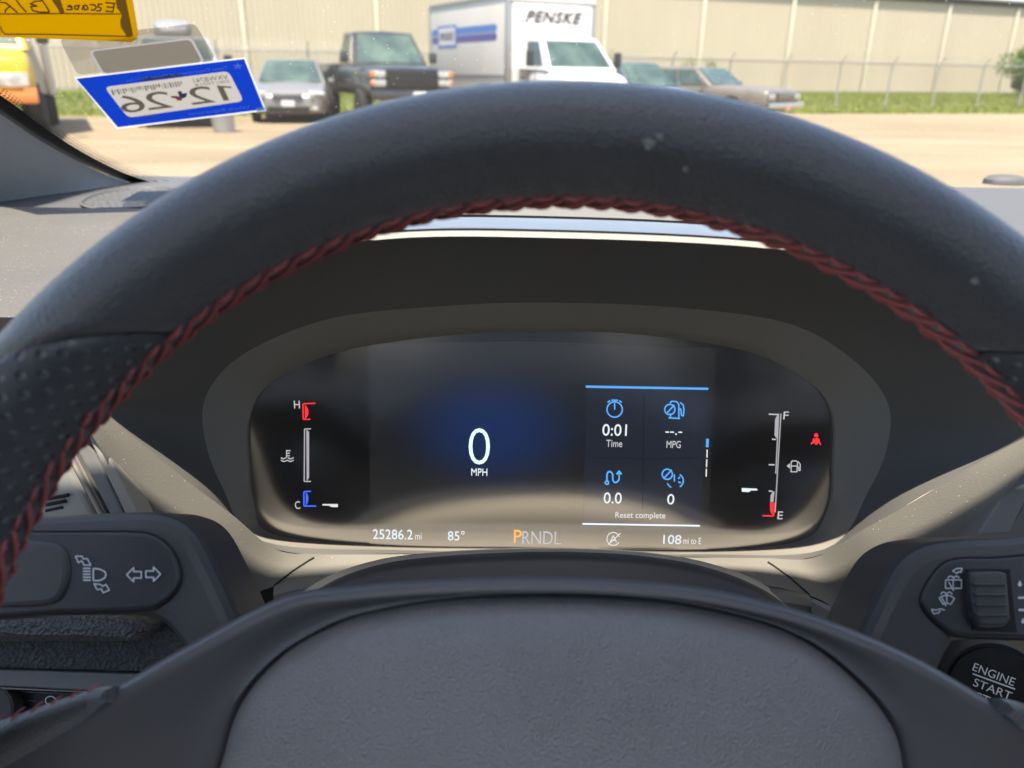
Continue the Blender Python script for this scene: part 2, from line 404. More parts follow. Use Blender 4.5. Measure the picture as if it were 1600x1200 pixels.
for k in range(3):
    pts = []
    for i in range(npost * 2 + 1):
        sag = -.02 if i % 2 else 0; f = (k + 1) / 3
        pts.append(fA + fdir * (i * 1.325) + fn * (.24 * f) + V((0, 0, FH + .04 + .24 * f + sag)))
    vs_, fs = tube(pts, .006, 4); obj('barbed_wire', vs_, fs, 'galvanised', fence)
cv, cf = [], []
wr = .0022; hgt = FH - .06; 
for sgn in (1, -1):
    n_ = int((FL + hgt) / .085)
    for i in range(n_):
        s0 = i * .085 - (hgt if sgn > 0 else 0); s1 = s0 + hgt * sgn; a, z0, b_, z1 = s0, .04, s1, FH - .02
        lo, hi = 0, FL
        if a < lo: z0 += (lo - a) / (b_ - a) * (z1 - z0); a = lo
        if b_ < lo: z1 = z0 + (lo - a) / (b_ - a) * (z1 - z0); b_ = lo
        if a > hi: continue
        P, Q = fA + fdir * a + V((0, 0, z0)), fA + fdir * b_ + V((0, 0, z1))
        k = len(cv); off = [V((0, 0, wr)) + fn * wr * sgn * .5, fdir * wr + fn * wr * sgn * .5, -fdir * wr - V((0, 0, wr)) + fn * wr * sgn * .5]
        cv += [P + o for o in off] + [Q + o for o in off]
        cf += [(k, k + 1, k + 4, k + 3), (k + 1, k + 2, k + 5, k + 4), (k + 2, k, k + 3, k + 5)]
me = bpy.data.meshes.new('chain_link'); me.from_pydata([tuple(p) for p in cv], [], cf)
tag(link('chain_link', me, 'galvanised', fence, smooth=False), kind='stuff')

# shrubs: leaf faces round branching stems
mat('leaf', (0.0518, 0.111, 0.0148), .6, spec=.3, noise=(3.5, (0.1184, 0.1924, 0.0222), .3, .7))
mat('bark', (.12, .08, .05), .9)
def shrub(name, label, loc, rx, rz, n, leaf, cat='shrub'):
    t = thing(name, label, cat, loc)
    parts = []
    for i in range(7):
        a = 2 * pi * i / 7 + random.uniform(-.3, .3); e = V((cos(a) * rx * .7, sin(a) * rx * .7, rz * random.uniform(1.1, 1.8)))
        parts.append(tube([V((0, 0, 0)), e * .4 + V((0, 0, rz * .2)), e], .035, 5, taper=lambda q: 1 - .75 * q))
    m_ = merge(*parts); obj('stem', m_[0], m_[1], 'bark', t, local=True)
    lumps = [(V((random.uniform(-.6, .6) * rx, random.uniform(-.6, .6) * rx, random.uniform(.35, 1.55) * rz)), random.uniform(.3, .55)) for _ in range(16)]
    lv, lf = [], []
    for i in range(n):
        c, r = random.choice(lumps); d = V((random.gauss(0, 1), random.gauss(0, 1), random.gauss(0, 1))).normalized()
        p = c + V((d.x * rx, d.y * rx, d.z * rz)) * r * random.uniform(.6, 1.08)
        if p.z < .05: continue
        ax = V((random.gauss(0, 1), random.gauss(0, 1), random.gauss(0, 1))).normalized(); bx_ = ax.cross(d); bx_ = bx_.normalized() if bx_.length > .01 else V((1, 0, 0))
        s_ = leaf * random.uniform(.6, 1.3); k = len(lv)
        lv += [p - ax * s_, p + bx_ * s_ * .45, p + ax * s_, p - bx_ * s_ * .45]; lf.append((k, k + 1, k + 2, k + 3))
    me = bpy.data.meshes.new('crown'); me.from_pydata([tuple(p) for p in lv], [], lf)
    link('crown', me, 'leaf', t, smooth=False, local=True)
    return t
g = ground(1610, 153); shrub('shrub', 'tall leafy green shrub at the right end of the warehouse wall', (g.x + .3, g.y, 0.1), 2.3, 1.95, 7000, .13)
g = V((4.5, 0, 0)); 
shrub('weed_clump', 'bushier left one of two weeds on the fence behind the old brown sedan', (fA + fdir * 21.9).to_tuple(), .30, .98, 400, .06, 'weed')
shrub('weed_clump', 'narrower right one of two weeds on the fence behind the old brown sedan', (fA + fdir * 22.9).to_tuple(), .22, 1.02, 300, .06, 'weed')

# ------------------------------------------------------------------ parked vehicles
mat('tyre', (.016, .016, .017), .85); mat('wheel_alloy', (.35, .35, .36), .35, metal=.8); mat('wheel_dark', (.05, .05, .055), .4, metal=.6)
mat('car_glass', (.035, .06, .055), .06, spec=.8, noise=(1.3, (.10, .15, .12), .4, .7)); mat('lamp_clear', (0.3108, 0.3108, 0.296), .12, spec=.8, noise=(9, (0.481, 0.481, 0.4588), .45, .6)); mat('lamp_amber', (.50, .17, .04), .25)  # car glass: mottled colour stands in for varying reflections
mat('chrome', (.6, .6, .6), .18, metal=1.0); mat('black_trim', (.02, .02, .021), .5); mat('under_dark', (.012, .012, .012), .9)
mat('plate_white', (0.555, 0.555, 0.5476), .5); mat('plate_red', (.42, .22, .18), .5)
mat('paint_grey', (0.222, 0.2183, 0.2109), .35, metal=.25, coat=.4); mat('paint_black', (.018, .018, .020), .28, coat=.7, noise=(2.0, (.05, .045, .04), .5, .8))
mat('paint_white', (0.6216, 0.6142, 0.592), .35, coat=.3); mat('paint_blue_grey', (.13, .155, .19), .3, metal=.4, coat=.6)
mat('paint_brown', (0.1591, 0.1406, 0.1221), .4, metal=.2, noise=(3, (0.1924, 0.1739, 0.1517), .4, .7)); mat('paint_yellow', (0.5772, 0.37, 0.0111), .4, coat=.3)
mat('paint_van', (0.222, 0.222, 0.2294), .4, coat=.2); mat('box_white', (0.5476, 0.5254, 0.481), .5, noise=(1.2, (0.5032, 0.481, 0.4292), .4, .7)); mat('aluminium', (0.37, 0.3626, 0.3478), .4, metal=.7)
mat('grille_black', (.012, .012, .013), .35); mat('decal_blue', (0.0518, 0.1628, 0.4588), .4); mat('decal_violet', (0.074, 0.0666, 0.2812), .4); mat('decal_black', (.03, .028, .03), .5); mat('bin_grey', (0.3848, 0.3774, 0.3626), .6)

def section(wd, zb, zt, cr):
    h = zt - zb
    half = [(wd * .90, zb), (wd * .985, zb + .14 * h), (wd, zb + .5 * h), (wd * .985, zb + .78 * h), (wd * .93, zt - .03 * h), (wd * .80, zt), (wd * .4, zt + cr * .8), (0, zt + cr)]
    return half + [(-x, z) for x, z in half[-2::-1]]
def shell(stations):
    rings = [[V((x, y, z)) for x, z in section(wd, zb, zt, cr)] for (y, wd, zb, zt, cr) in stations]
    return loft(rings, True, True, True)
def soften(o, w=.045):
    md = o.modifiers.new('bevel', 'BEVEL'); md.width = w; md.segments = 3; md.limit_method = 'ANGLE'; md.angle_limit = rad(18)
    return o
def rounded(o):
    md = o.modifiers.new('subsurf', 'SUBSURF'); md.levels = 2; md.render_levels = 2
    return o
def lerp4(q, s, t): return (q[0] * (1 - s) + q[1] * s) * (1 - t) + (q[3] * (1 - s) + q[2] * s) * t
def pane(name, q, parent, ma='car_glass', a=(.05, .95), b=(.1, .9), lift=.012, seg=4):
    """glass set in a face q = (bottom-left, bottom-right, top-right, top-left), a little proud, with an edge"""
    n = (q[1] - q[0]).cross(q[3] - q[0]).normalized()
    cx = sum((p.x for p in q)) / 4
    mid = sum(q, V((0, 0, 0))) / 4
    if n.dot(mid - V((0, mid.y * .6 , 1.0))) < 0: n = -n
    ring = []
    for (s, t) in [(a[0], b[0]), (a[1], b[0]), (a[1], b[1]), (a[0], b[1])]: ring.append(lerp4(q, s, t))
    f = [p + n * lift for p in ring]; bk = [p - n * .02 for p in ring]
    return obj(name, f + bk, [(0, 1, 2, 3), (0, 4, 5, 1), (1, 5, 6, 2), (2, 6, 7, 3), (3, 7, 4, 0), (7, 6, 5, 4)], ma, parent, local=True, smooth=False)
def put_box(name, c, s, bev, ma, parent):
    q = box(c, s, bev); return obj(name, q[0], q[1], ma, parent, local=True)
WHEELS = {}
def wheel(parent, x, y, r, wd, alloy='wheel_alloy'):
    key = (r, wd)
    if key not in WHEELS:
        t = lathe([(r * .60, -wd / 2), (r * .9, -wd / 2), (r * .98, -wd * .36), (r, -wd * .1), (r, wd * .1), (r * .98, wd * .36), (r * .9, wd / 2), (r * .60, wd / 2)], seg=28)
        prt = [lathe([(r * .60, wd * .42), (r * .55, wd * .46), (r * .52, wd * .30), (r * .16, wd * .34), (r * .12, wd * .45), (.01, wd * .45)], seg=28)]
        for k in range(5):
            a = 2 * pi * k / 5; b_ = box((wd * .40, 0, r * .33), (wd * .1, r * .13, r * .42), .01)
            prt.append(([Matrix.Rotation(a, 3, 'X') @ v for v in b_[0]], b_[1]))
        rm = merge(*prt)
        m1 = bpy.data.meshes.new('wheel'); m1.from_pydata([tuple(p) for p in t[0]], [], t[1]); m2 = bpy.data.meshes.new('rim'); m2.from_pydata([tuple(p) for p in rm[0]], [], rm[1])
        WHEELS[key] = (m1, m2)
    m1, m2 = WHEELS[key]
    o = link('wheel', m1, 'tyre', parent, local=True); o.location = (x, y, r)
    if x < 0: o.rotation_euler = (0, 0, pi)
    o2 = link('rim', m2 if not m2.materials or m2.materials[0].name == alloy else m2.copy(), alloy, o, local=True)
    return o
def arch(parent, x, y, r):
    q = lathe([(r, -.03), (r, .012), (r * .9, .014)], seg=24)  # dark disc laid on the body, standing in for the shaded wheel well
    o = obj('wheel_well_shade', [V((v.x if x > 0 else -v.x, v.y, v.z)) + V((x, y, r * .86)) for v in q[0]], q[1], 'under_dark', parent, local=True); return o

def sedan(name, label, loc, yaw, paint, L=4.8, Wd=.91, H=1.48, hood=.88, belt=.93, old=False, front='modern'):
    t = thing(name, label, 'car', loc, yaw, 'vehicles parked across the lot')
    h = L / 2
    if old: st = [(-h, Wd * .93, .36, hood - .10, .0), (-h + .04, Wd * .97, .30, hood - .03, .01), (-h + .5, Wd, .25, hood, .02), (-h * .32, Wd, .24, belt, .03), (h * .55, Wd, .24, belt, .02), (h - .5, Wd * .99, .26, belt - .02, .02), (h - .04, Wd * .96, .34, belt - .06, .01), (h, Wd * .93, .4, belt - .14, 0)]
    else: st = [(-h, Wd * .62, .30, .60, .02), (-h + .10, Wd * .84, .22, .70, .03), (-h + .35, Wd * .96, .19, hood - .10, .05), (-h + .8, Wd, .19, hood, .06), (-h * .38, Wd, .20, belt, .05), (h * .5, Wd, .20, belt + .04, .04), (h - .5, Wd * .97, .24, belt + .06, .03), (h - .1, Wd * .88, .3, belt, .02), (h, Wd * .78, .42, belt - .14, .01)]
    q = shell(st); rounded(obj('body', q[0], q[1], paint, t, local=True))
    yb0, yr0, yr1, yb1 = (-h * .34, -h * .10, h * .36, h * .52) if old else (-h * .44, -h * .12, h * .34, h * .72)
    wb, wr_ = (Wd * .93, Wd * .80) if old else (Wd * .93, Wd * .68)
    zb = belt - .03
    B = [V((-wb, yb0, zb)), V((wb, yb0, zb)), V((wb, yb1, zb + .03)), V((-wb, yb1, zb + .03))]; T = [V((-wr_, yr0, H - .03)), V((wr_, yr0, H - .03)), V((wr_, yr1, H - .02)), V((-wr_, yr1, H - .02))]
    mid0, mid1 = V((0, yr0 + .12, H + .0)), V((0, yr1 - .1, H + .005))
    vs_ = B + T + [mid0, mid1, V((0, yb0 - .012, zb + .012)), V((0, yr0 - .008, H - .022)), V((0, yr1 + .008, H - .012)), V((0, yb1 + .01, zb + .04))]
    fs = [(0, 10, 11, 4), (10, 1, 5, 11), (1, 2, 6, 5), (2, 13, 12, 6), (13, 3, 7, 12), (3, 0, 4, 7), (4, 11, 8), (11, 5, 8), (5, 6, 9, 8), (7, 4, 8, 9), (6, 12, 9), (12, 7, 9)]
    soften(obj('cabin', vs_, fs, paint, t, local=True, sharp=25))
    pane('windshield', [vs_[0], vs_[1], vs_[5], vs_[4]], t, a=(.045, .955), b=(.06, .93), lift=.034)
    for s in (1, -1):
        i = (1, 2, 6, 5) if s > 0 else (0, 3, 7, 4)
        q4 = [vs_[k] for k in i]
        pane('side_window', q4, t, a=(.10, .47), b=(.10, .88)); pane('side_window', q4, t, a=(.51, .86), b=(.10, .88))
    pane('rear_window', [vs_[2], vs_[3], vs_[7], vs_[6]], t, a=(.07, .93), b=(.1, .9), lift=.03)
    wx = Wd - .06; r = .33
    for s in (1, -1):
        for y in (-h * .60, h * .58): arch(t, s * (Wd - .004), y, r * 1.16); wheel(t, s * (wx - .02), y, r, .2)
        put_box('mirror', (s * (Wd + .07), yb0 + .22, belt + .06), (.16, .09, .11), .035, paint, t)
        if old:
            put_box('headlight', (s * Wd * .74, -h - .005, hood - .22), (.34, .06, .15), .015, 'chrome', t)
            for k in (-1, 1): o = put_box('headlight', (s * Wd * .74 + k * .085, -h - .03, hood - .22), (.145, .03, .11), .012, 'lamp_clear', t)
        else:
            q = box((0, 0, 0), (.42, .20, .16), .05); R3 = Matrix.Rotation(s * .65, 3, 'Z') @ Matrix.Rotation(.35, 3, 'X')
            obj('headlight', [R3 @ v + V((s * Wd * .72, -h + .16, .66)) for v in q[0]], q[1], 'lamp_clear', t, local=True)
            put_box('fog_light', (s * Wd * .66, -h + .08, .36), (.16, .1, .09), .03, 'lamp_clear', t)
    if old:
        put_box('grille', (0, -h - .01, hood - .22), (Wd * .95, .07, .20), .012, 'grille_black', t)
        for k in range(12): put_box('grille_bar', (-.40 + k * .073, -h - .05, hood - .22), (.022, .02, .19), .004, 'chrome', t)
        put_box('bumper', (0, -h - .07, .47), (Wd * 2.02, .16, .15), .03, 'chrome', t)
        put_box('license_plate', (.05, -h - .156, .40), (.31, .012, .15), .003, 'plate_red', t)
    else:
        put_box('grille', (0, -h + .045, .62), (.72, .14, .13), .03, 'grille_black', t)
        for k in range(2): put_box('grille_bar', (0, -h - .03, .595 + k * .05), (.66, .03, .014), .005, 'chrome', t)
        put_box('lower_intake', (0, -h + .03, .34), (1.0, .16, .13), .03, 'grille_black', t)
        put_box('license_plate', (0, -h - .015, .47), (.31, .02, .15), .004, 'plate_white', t)
    return t

def place(u, Yd): return ((u - 800) / 1295 * Yd, Yd, 0)
YAW = rad(27)
sedan('parked_car', 'grey sedan facing the camera between the blue sticker and the black pickup', (-6.0, 22.2, 0), rad(11), MATS['paint_grey'], H=1.51, Wd=.95)
sedan('parked_car', 'blue-grey sedan half hidden behind the nose of the white box truck', (3.2, 23.0, 0), rad(28), MATS['paint_blue_grey'], H=1.56)
sedan('parked_car', 'old boxy brown sedan parked at an angle at the right end of the row', (5.65, 25.2, 0), rad(45), MATS['paint_brown'], L=5.5, Wd=.99, H=1.47, hood=.92, belt=.98, old=True)

def pickup(loc, yaw):
    t = thing('pickup_truck', 'lifted black crew cab pickup truck parked beside the white box truck', 'pickup truck', loc, yaw, 'vehicles parked across the lot')
    h, Wd = 2.9, 1.0; p = MATS['paint_black']
    q = shell([(-h, Wd * .90, .72, 1.20, .02), (-h + .06, Wd * .96, .64, 1.28, .03), (-h + .5, Wd, .62, 1.33, .04), (-1.15, Wd, .62, 1.38, .04), (.75, Wd, .62, 1.40, .02), (.80, Wd * .99, .62, 1.40, .0)]); rounded(obj('body', q[0], q[1], p, t, local=True))
    # bed: two sides, tailgate and floor, open on top
    for s in (1, -1): put_box('bed_side', (s * (Wd - .05), 1.86, 1.03), (.10, 2.08, .76), .03, p, t)
    put_box('tailgate', (0, h - .05, 1.06), (1.78, .09, .68), .02, p, t); put_box('bed_floor', (0, 1.84, .74), (1.78, 2.0, .12), .01, 'black_trim', t)
    B = [V((-.93, -1.25, 1.36)), V((.93, -1.25, 1.36)), V((.93, .76, 1.38)), V((-.93, .76, 1.38))]; T = [V((-.74, -.55, 2.13)), V((.74, -.55, 2.13)), V((.76, .56, 2.14)), V((-.76, .56, 2.14))]
    vs_ = B + T + [V((0, -.45, 2.17)), V((0, .5, 2.17))]
    soften(obj('cabin', vs_, [(0, 1, 5, 4), (1, 2, 6, 5), (2, 3, 7, 6), (3, 0, 4, 7), (4, 5, 8), (5, 6, 9, 8), (6, 7, 9), (7, 4, 8, 9)], p, t, local=True, sharp=25))
    pane('windshield', [vs_[0], vs_[1], vs_[5], vs_[4]], t, a=(.05, .95), b=(.08, .93))
    for i in ((1, 2, 6, 5), (0, 3, 7, 4)):
        q4 = [vs_[k] for k in i]; pane('side_window', q4, t, a=(.22, .58), b=(.1, .88)); pane('side_window', q4, t, a=(.62, .93), b=(.1, .88))
    for s in (1, -1):
        for y in (-1.92, 1.75): arch(t, s * (Wd - .002), y, .50); wheel(t, s * (Wd - .06), y, .43, .29, 'wheel_dark')
        put_box('mirror', (s * 1.14, -1.02, 1.55), (.2, .12, .26), .05, p, t)
        put_box('headlight', (s * .80, -h - .0, 1.17), (.34, .14, .15), .03, 'lamp_clear', t); put_box('headlight', (s * .80, -h - .0, .98), (.34, .14, .14), .03, 'lamp_clear', t)
        put_box('indicator', (s * .93, -h + .01, 1.17), (.12, .17, .14), .03, 'lamp_amber', t); put_box('indicator', (s * .93, -h + .01, .98), (.11, .17, .10), .03, 'lamp_amber', t)
        put_box('fog_light', (s * .66, -h - .15, .72), (.15, .05, .12), .03, 'lamp_clear', t)
        put_box('door_handle', (s * 1.005, -.35, 1.26), (.03, .2, .05), .012, 'chrome', t)
    put_box('grille', (0, -h - .03, 1.08), (1.24, .12, .42), .03, 'grille_black', t)
    for k in range(4): put_box('grille_bar', (0, -h - .10, .95 + k * .085), (1.14, .03, .022), .006, 'black_trim', t)
    put_box('bumper', (0, -h - .08, .72), (1.96, .26, .22), .05, p, t); put_box('lower_bumper', (0, -h - .03, .55), (1.5, .2, .12), .03, 'galvanised', t)
    put_box('license_plate', (.12, -h - .225, .72), (.31, .012, .15), .003, 'plate_white', t)
    return t
pickup((-3.6, 21.8, 0), rad(24))

def box_truck(loc, yaw):
    t = thing('box_truck', 'white rental box truck with blue side stripes parked in the middle of the row', 'truck', loc, yaw, 'vehicles parked across the lot')
    wt = MATS['paint_white']
    # local origin: middle of the box's front face on the ground; box goes back (+y), cab forward (-y)
    q = box((0, 2.45, 1.78), (2.45, 4.9, 2.36), .05); obj('cargo_box', q[0], q[1], 'box_white', t, local=True)
    for s in (1, -1):
        put_box('corner_post', (s * 1.19, .035, 1.78), (.13, .14, 2.40), .03, 'aluminium', t); put_box('corner_post', (s * 1.19, 4.87, 1.78), (.13, .14, 2.40), .03, 'aluminium', t)
        put_box('top_rail', (s * 1.20, 2.45, 2.94), (.10, 4.9, .10), .02, 'aluminium', t); put_box('rub_rail', (s * 1.235, 2.45, 1.16), (.035, 4.86, .05), .01, 'aluminium', t); put_box('skirt_rail', (s * 1.21, 2.45, .62), (.05, 4.86, .10), .01, 'aluminium', t)
    put_box('front_panel', (0, -.018, 1.76), (2.24, .05, 2.10), .02, wt, t)
    put_box('top_rail', (0, -.01, 2.90), (2.42, .12, .16), .03, wt, t)
    put_box('chassis', (0, 1.6, .62), (.9, 6.6, .18), .02, 'under_dark', t)
    # cab
    q = shell([(-2.30, .62, .58, .95, .02), (-2.22, .82, .50, 1.08, .04), (-2.0, .92, .46, 1.20, .06), (-1.45, .98, .46, 1.32, .05), (-1.2, 1.0, .46, 1.36, .03), (-.12, 1.0, .46, 1.36, .02)]); rounded(obj('cab_body', q[0], q[1], wt, t, local=True))
    B = [V((-.97, -1.5, 1.30)), V((.97, -1.5, 1.30)), V((.98, -.08, 1.34)), V((-.98, -.08, 1.34))]; T = [V((-.78, -.82, 2.02)), V((.78, -.82, 2.02)), V((.86, -.08, 2.06)), V((-.86, -.08, 2.06))]
    vs_ = B + T + [V((0, -.78, 2.07)), V((0, -.08, 2.10))]
    soften(obj('cab_roof', vs_, [(0, 1, 5, 4), (1, 2, 6, 5), (3, 0, 4, 7), (4, 5, 8), (5, 6, 9, 8), (7, 4, 8, 9), (2, 3, 7, 9, 6)], wt, t, local=True, sharp=25))
    pane('windshield', [vs_[0], vs_[1], vs_[5], vs_[4]], t, a=(.06, .94), b=(.10, .90))
    for i in ((1, 2, 6, 5), (0, 3, 7, 4)): pane('side_window', [vs_[k] for k in i], t, a=(.12, .70), b=(.12, .86))
    for s in (1, -1):
        arch(t, s * .999, -1.55, .46); wheel(t, s * .93, -1.55, .38, .24)
        wheel(t, s * 1.05, 3.3, .40, .28)
        put_box('mirror', (s * 1.22, -1.12, 1.55), (.2, .08, .34), .04, 'black_trim', t); put_box('headlight', (s * .70, -2.22, .86), (.28, .14, .18), .03, 'lamp_clear', t)
        put_box('door_handle', (s * 1.005, -.4, 1.12), (.03, .16, .05), .01, 'black_trim', t)
        put_box('door_seam', (s * 1.0, -.98, .98), (.012, .015, .7), .003, 'black_trim', t)
    put_box('grille', (0, -2.28, .86), (1.0, .1, .24), .03, 'grille_black', t); put_box('bumper', (0, -2.30, .58), (1.7, .2, .2), .05, 'chrome', t)
    # print
    X, Y_, Z = V((1, 0, 0)), V((0, -1, 0)), V((0, 0, 1)); Mw = t.matrix_world; R3 = Mw.to_3x3()
    print_text('lettering', 'PENSKE', Mw @ V((.02, -.055, 2.50)), R3 @ X, R3 @ Z, R3 @ Y_, .27, 'decal_black', t, width=1.62, shear=.35, lift=.004, heavy=.032, space=1.12)
    print_text('lettering', 'Truck Rental', Mw @ V((.0, -.055, 2.18)), R3 @ X, R3 @ Z, R3 @ Y_, .045, 'galvanised', t, width=.5, lift=.004)
    # stripes on the side that faces left in the picture
    def side_quad(name, y0, y1, z0, z1, ma, off, sl=0.0):
        x = -1.225 - off
        return obj(name, [V((x, y1, z0)), V((x, y0 + sl, z0)), V((x, y0, (z0 + z1) / 2)), V((x, y0 + sl, z1)), V((x, y1, z1)), V((x + .002, y1, z0)), V((x + .002, y1, z1))], [(0, 1, 2, 3, 4)], ma, t, local=True, smooth=False)
    side_quad('stripe', .55, 4.75, 2.17, 2.34, 'decal_blue', .004, .08); side_quad('stripe', .55, 4.75, 1.97, 2.14, 'decal_violet', .004, .08)
    side_quad('badge', 3.0, 4.3, 1.86, 2.42, 'decal_blue', .008); side_quad('badge_panel', 3.08, 4.22, 1.92, 2.36, 'plate_white', .012)
    print_text('lettering', 'PENSKE', Mw @ V((-1.225, 3.65, 2.14)), R3 @ V((0, -1, 0)), R3 @ Z, R3 @ V((-1, 0, 0)), .20, 'decal_black', t, width=1.0, shear=.3, lift=.016, heavy=.02)
    put_box('door_decal', (-1.24, 1.3, .92), (.01, .7, .07), .002, 'aluminium', t)
    return t
box_truck((.86, 20.75, 0), rad(28))

def yellow_truck(loc, yaw):
    t = thing('yellow_truck', 'yellow cab box truck at the far left edge beside the windshield pillar', 'truck', loc, yaw, 'vehicles parked across the lot')
    y = MATS['paint_yellow']
    q = shell([(-.0, .92, .78, 1.32, .03), (.06, .97, .70, 1.40, .03), (.8, 1.0, .66, 1.52, .04), (2.2, 1.02, .66, 1.58, .02)]); rounded(obj('cab_body', q[0], q[1], y, t, local=True))
    B = [V((-.97, .75, 1.50)), V((.97, .75, 1.50)), V((1.0, 2.2, 1.55)), V((-1.0, 2.2, 1.55))]; T = [V((-.82, 1.25, 2.25)), V((.82, 1.25, 2.25)), V((.9, 2.2, 2.3)), V((-.9, 2.2, 2.3))]
    vs_ = B + T; soften(obj('cab_roof', vs_, [(0, 1, 5, 4), (1, 2, 6, 5), (3, 0, 4, 7), (4, 5, 6, 7), (2, 3, 7, 6)], y, t, local=True, sharp=25))
    pane('windshield', [vs_[0], vs_[1], vs_[5], vs_[4]], t, a=(.06, .94), b=(.1, .9))
    for i in ((1, 2, 6, 5), (0, 3, 7, 4)): pane('side_window', [vs_[k] for k in i], t, a=(.12, .8), b=(.12, .86))
    put_box('cargo_box', (0, 4.7, 1.95), (2.44, 4.7, 2.4), .05, 'box_white', t)
    for s in (1, -1):
        put_box('corner_post', (s * 1.19, 2.36, 1.95), (.14, .14, 2.44), .03, 'aluminium', t)
        put_box('headlight', (s * .70, -.01, 1.03), (.42, .10, .22), .03, 'lamp_clear', t); put_box('indicator', (s * .90, -.0, .86), (.2, .1, .1), .02, 'lamp_amber', t)
        put_box('mirror', (s * 1.2, 1.2, 1.8), (.2, .1, .4), .04, 'black_trim', t)
        arch(t, s * 1.005, 1.0, .52); wheel(t, s * .93, 1.0, .42, .26); wheel(t, s * 1.02, 5.6, .44, .34); wheel(t, s * .66, 5.6, .44, .3)
        put_box('mud_guard', (s * 1.08, 5.6, .92), (.34, 1.15, .10), .03, 'aluminium', t)
    put_box('grille', (0, -.02, 1.03), (.9, .1, .26), .02, 'grille_black', t); put_box('bumper', (0, -.08, .76), (2.0, .22, .18), .04, 'lamp_amber', t)
    return t
yellow_truck((-8.75, 13.0, 0), rad(29))

def work_van(loc, yaw):
    t = thing('work_van', 'grey van mostly hidden behind the blue registration sticker', 'van', loc, yaw, 'vehicles parked across the lot')
    p = MATS['paint_van']
    q = shell([(-2.4, .78, .45, .95, .03), (-2.3, .92, .38, 1.10, .04), (-1.6, .98, .36, 1.26, .04), (-1.3, .98, .36, 1.30, .03), (2.4, .98, .40, 1.30, .02)]); rounded(obj('body', q[0], q[1], p, t, local=True))
    B = [V((-.95, -1.5, 1.25)), V((.95, -1.5, 1.25)), V((.96, 2.4, 1.28)), V((-.96, 2.4, 1.28))]; T = [V((-.74, -.8, 1.92)), V((.74, -.8, 1.92)), V((.8, 2.35, 1.95)), V((-.8, 2.35, 1.95))]
    vs_ = B + T; soften(obj('cabin', vs_, [(0, 1, 5, 4), (1, 2, 6, 5), (2, 3, 7, 6), (3, 0, 4, 7), (4, 5, 6, 7)], p, t, local=True, sharp=25))
    pane('windshield', [vs_[0], vs_[1], vs_[5], vs_[4]], t, a=(.06, .94), b=(.08, .9))
    for i in ((1, 2, 6, 5), (0, 3, 7, 4)): pane('side_window', [vs_[k] for k in i], t, a=(.1, .3), b=(.12, .86))
    q = shell([(-.5, .30, 1.93, 2.05, .02), (-.3, .42, 1.93, 2.24, .04), (.6, .44, 1.93, 2.30, .04), (.8, .40, 1.93, 2.26, .03)]); rounded(obj('roof_pod', q[0], q[1], p, t, local=True))
    for s in (1, -1):
        for y in (-1.6, 1.5): arch(t, s * .978, y, .42); wheel(t, s * .9, y, .35, .24)
        put_box('headlight', (s * .66, -2.36, .82), (.34, .1, .2), .03, 'lamp_clear', t); put_box('mirror', (s * 1.12, -1.2, 1.42), (.2, .1, .24), .04, 'black_trim', t)
    put_box('grille', (0, -2.38, .80), (.8, .1, .2), .02, 'grille_black', t); put_box('bumper', (0, -2.42, .50), (1.8, .2, .2), .04, 'black_trim', t)
    return t
work_van((-8.25, 20.2, 0), rad(22))
def bin_(loc):
    t = thing('waste_bin', 'pale grey waste bin standing in front of the grey van under the sticker', 'bin', loc)
    rings = []
    for z, r in ((0, .20), (.03, .215), (.7, .26), (.72, .275), (.76, .275)): rings.append([V((r * cos(a), r * sin(a), z)) for a in [2 * pi * k / 20 for k in range(20)]])
    q = loft(rings, True, True, True); obj('body', q[0], q[1], 'bin_grey', t, local=True)
    rings = [[V((r * cos(a), r * sin(a), z)) for a in [2 * pi * k / 20 for k in range(20)]] for z, r in ((.765, .285), (.79, .285), (.85, .2), (.87, .05))]
    q = loft(rings, True, True, True); obj('lid', q[0], q[1], 'bin_grey', t, local=True)
bin_((-6.15, 17.0, 0))

# ------------------------------------------------------------------ the car we sit in: cabin, windshield, pillar
mat('fabric_grey', (.36, .36, .365), .9, spec=.2, bump=('weave', 170, .9, .0012))
mat('headliner', (.14, .14, .145), .9); mat('cabin_dark', (.09, .09, .095), .8); mat('frit', (.006, .005, .005), .4)
mat('dash_grain', (0.1131, 0.1108, 0.103), .62, spec=.35, bump=('voronoi', 420, .55, .0011), specks=(520, .12, (.55, .52, .45)), noise=(9, (0.1287, 0.1248, 0.1154), .35, .7))
mat('dash_plain', (0.1092, 0.1108, 0.1139), .6, spec=.35, bump=('noise', 900, .25, .0004), specks=(380, .055, (.5, .48, .42)))
mat('hood_inner', (.142, .140, .137), .62, spec=.3, bump=('noise', 1400, .3, .0003), specks=(260, .03, (.3, .29, .27))); mat('bezel_ring', (.28, .265, .24), .6, spec=.3, bump=('noise', 1400, .3, .0003))
mat('fascia', (0.1833, 0.1755, 0.156), .6, spec=.3, bump=('noise', 1100, .35, .0004), specks=(430, .085, (.62, .58, .5)), noise=(14, (0.1989, 0.1911, 0.1716), .35, .7))
mat('cream_edge', (0.2808, 0.2691, 0.2418), .4); mat('brushed', (.42, .43, .44), .3, metal=.75, noise=(60, (.30, .31, .33), .35, .7, (.6, 22, 22)))
mat('gap_black', (.006, .006, .006), .8); mat('silver_panel', (0.312, 0.312, 0.3003), .38, metal=.35); mat('grey_strip', (.16, .165, .17), .45)
mat('column_black', (.05, .051, .053), .5, specks=(420, .05, (.3, .29, .28))); mat('leather', (.064, .062, .061), .40, spec=.8, bump=('voronoi', 1400, .55, .0006), sheen=.9, noise=(22, (.074, .074, .077), .35, .7))
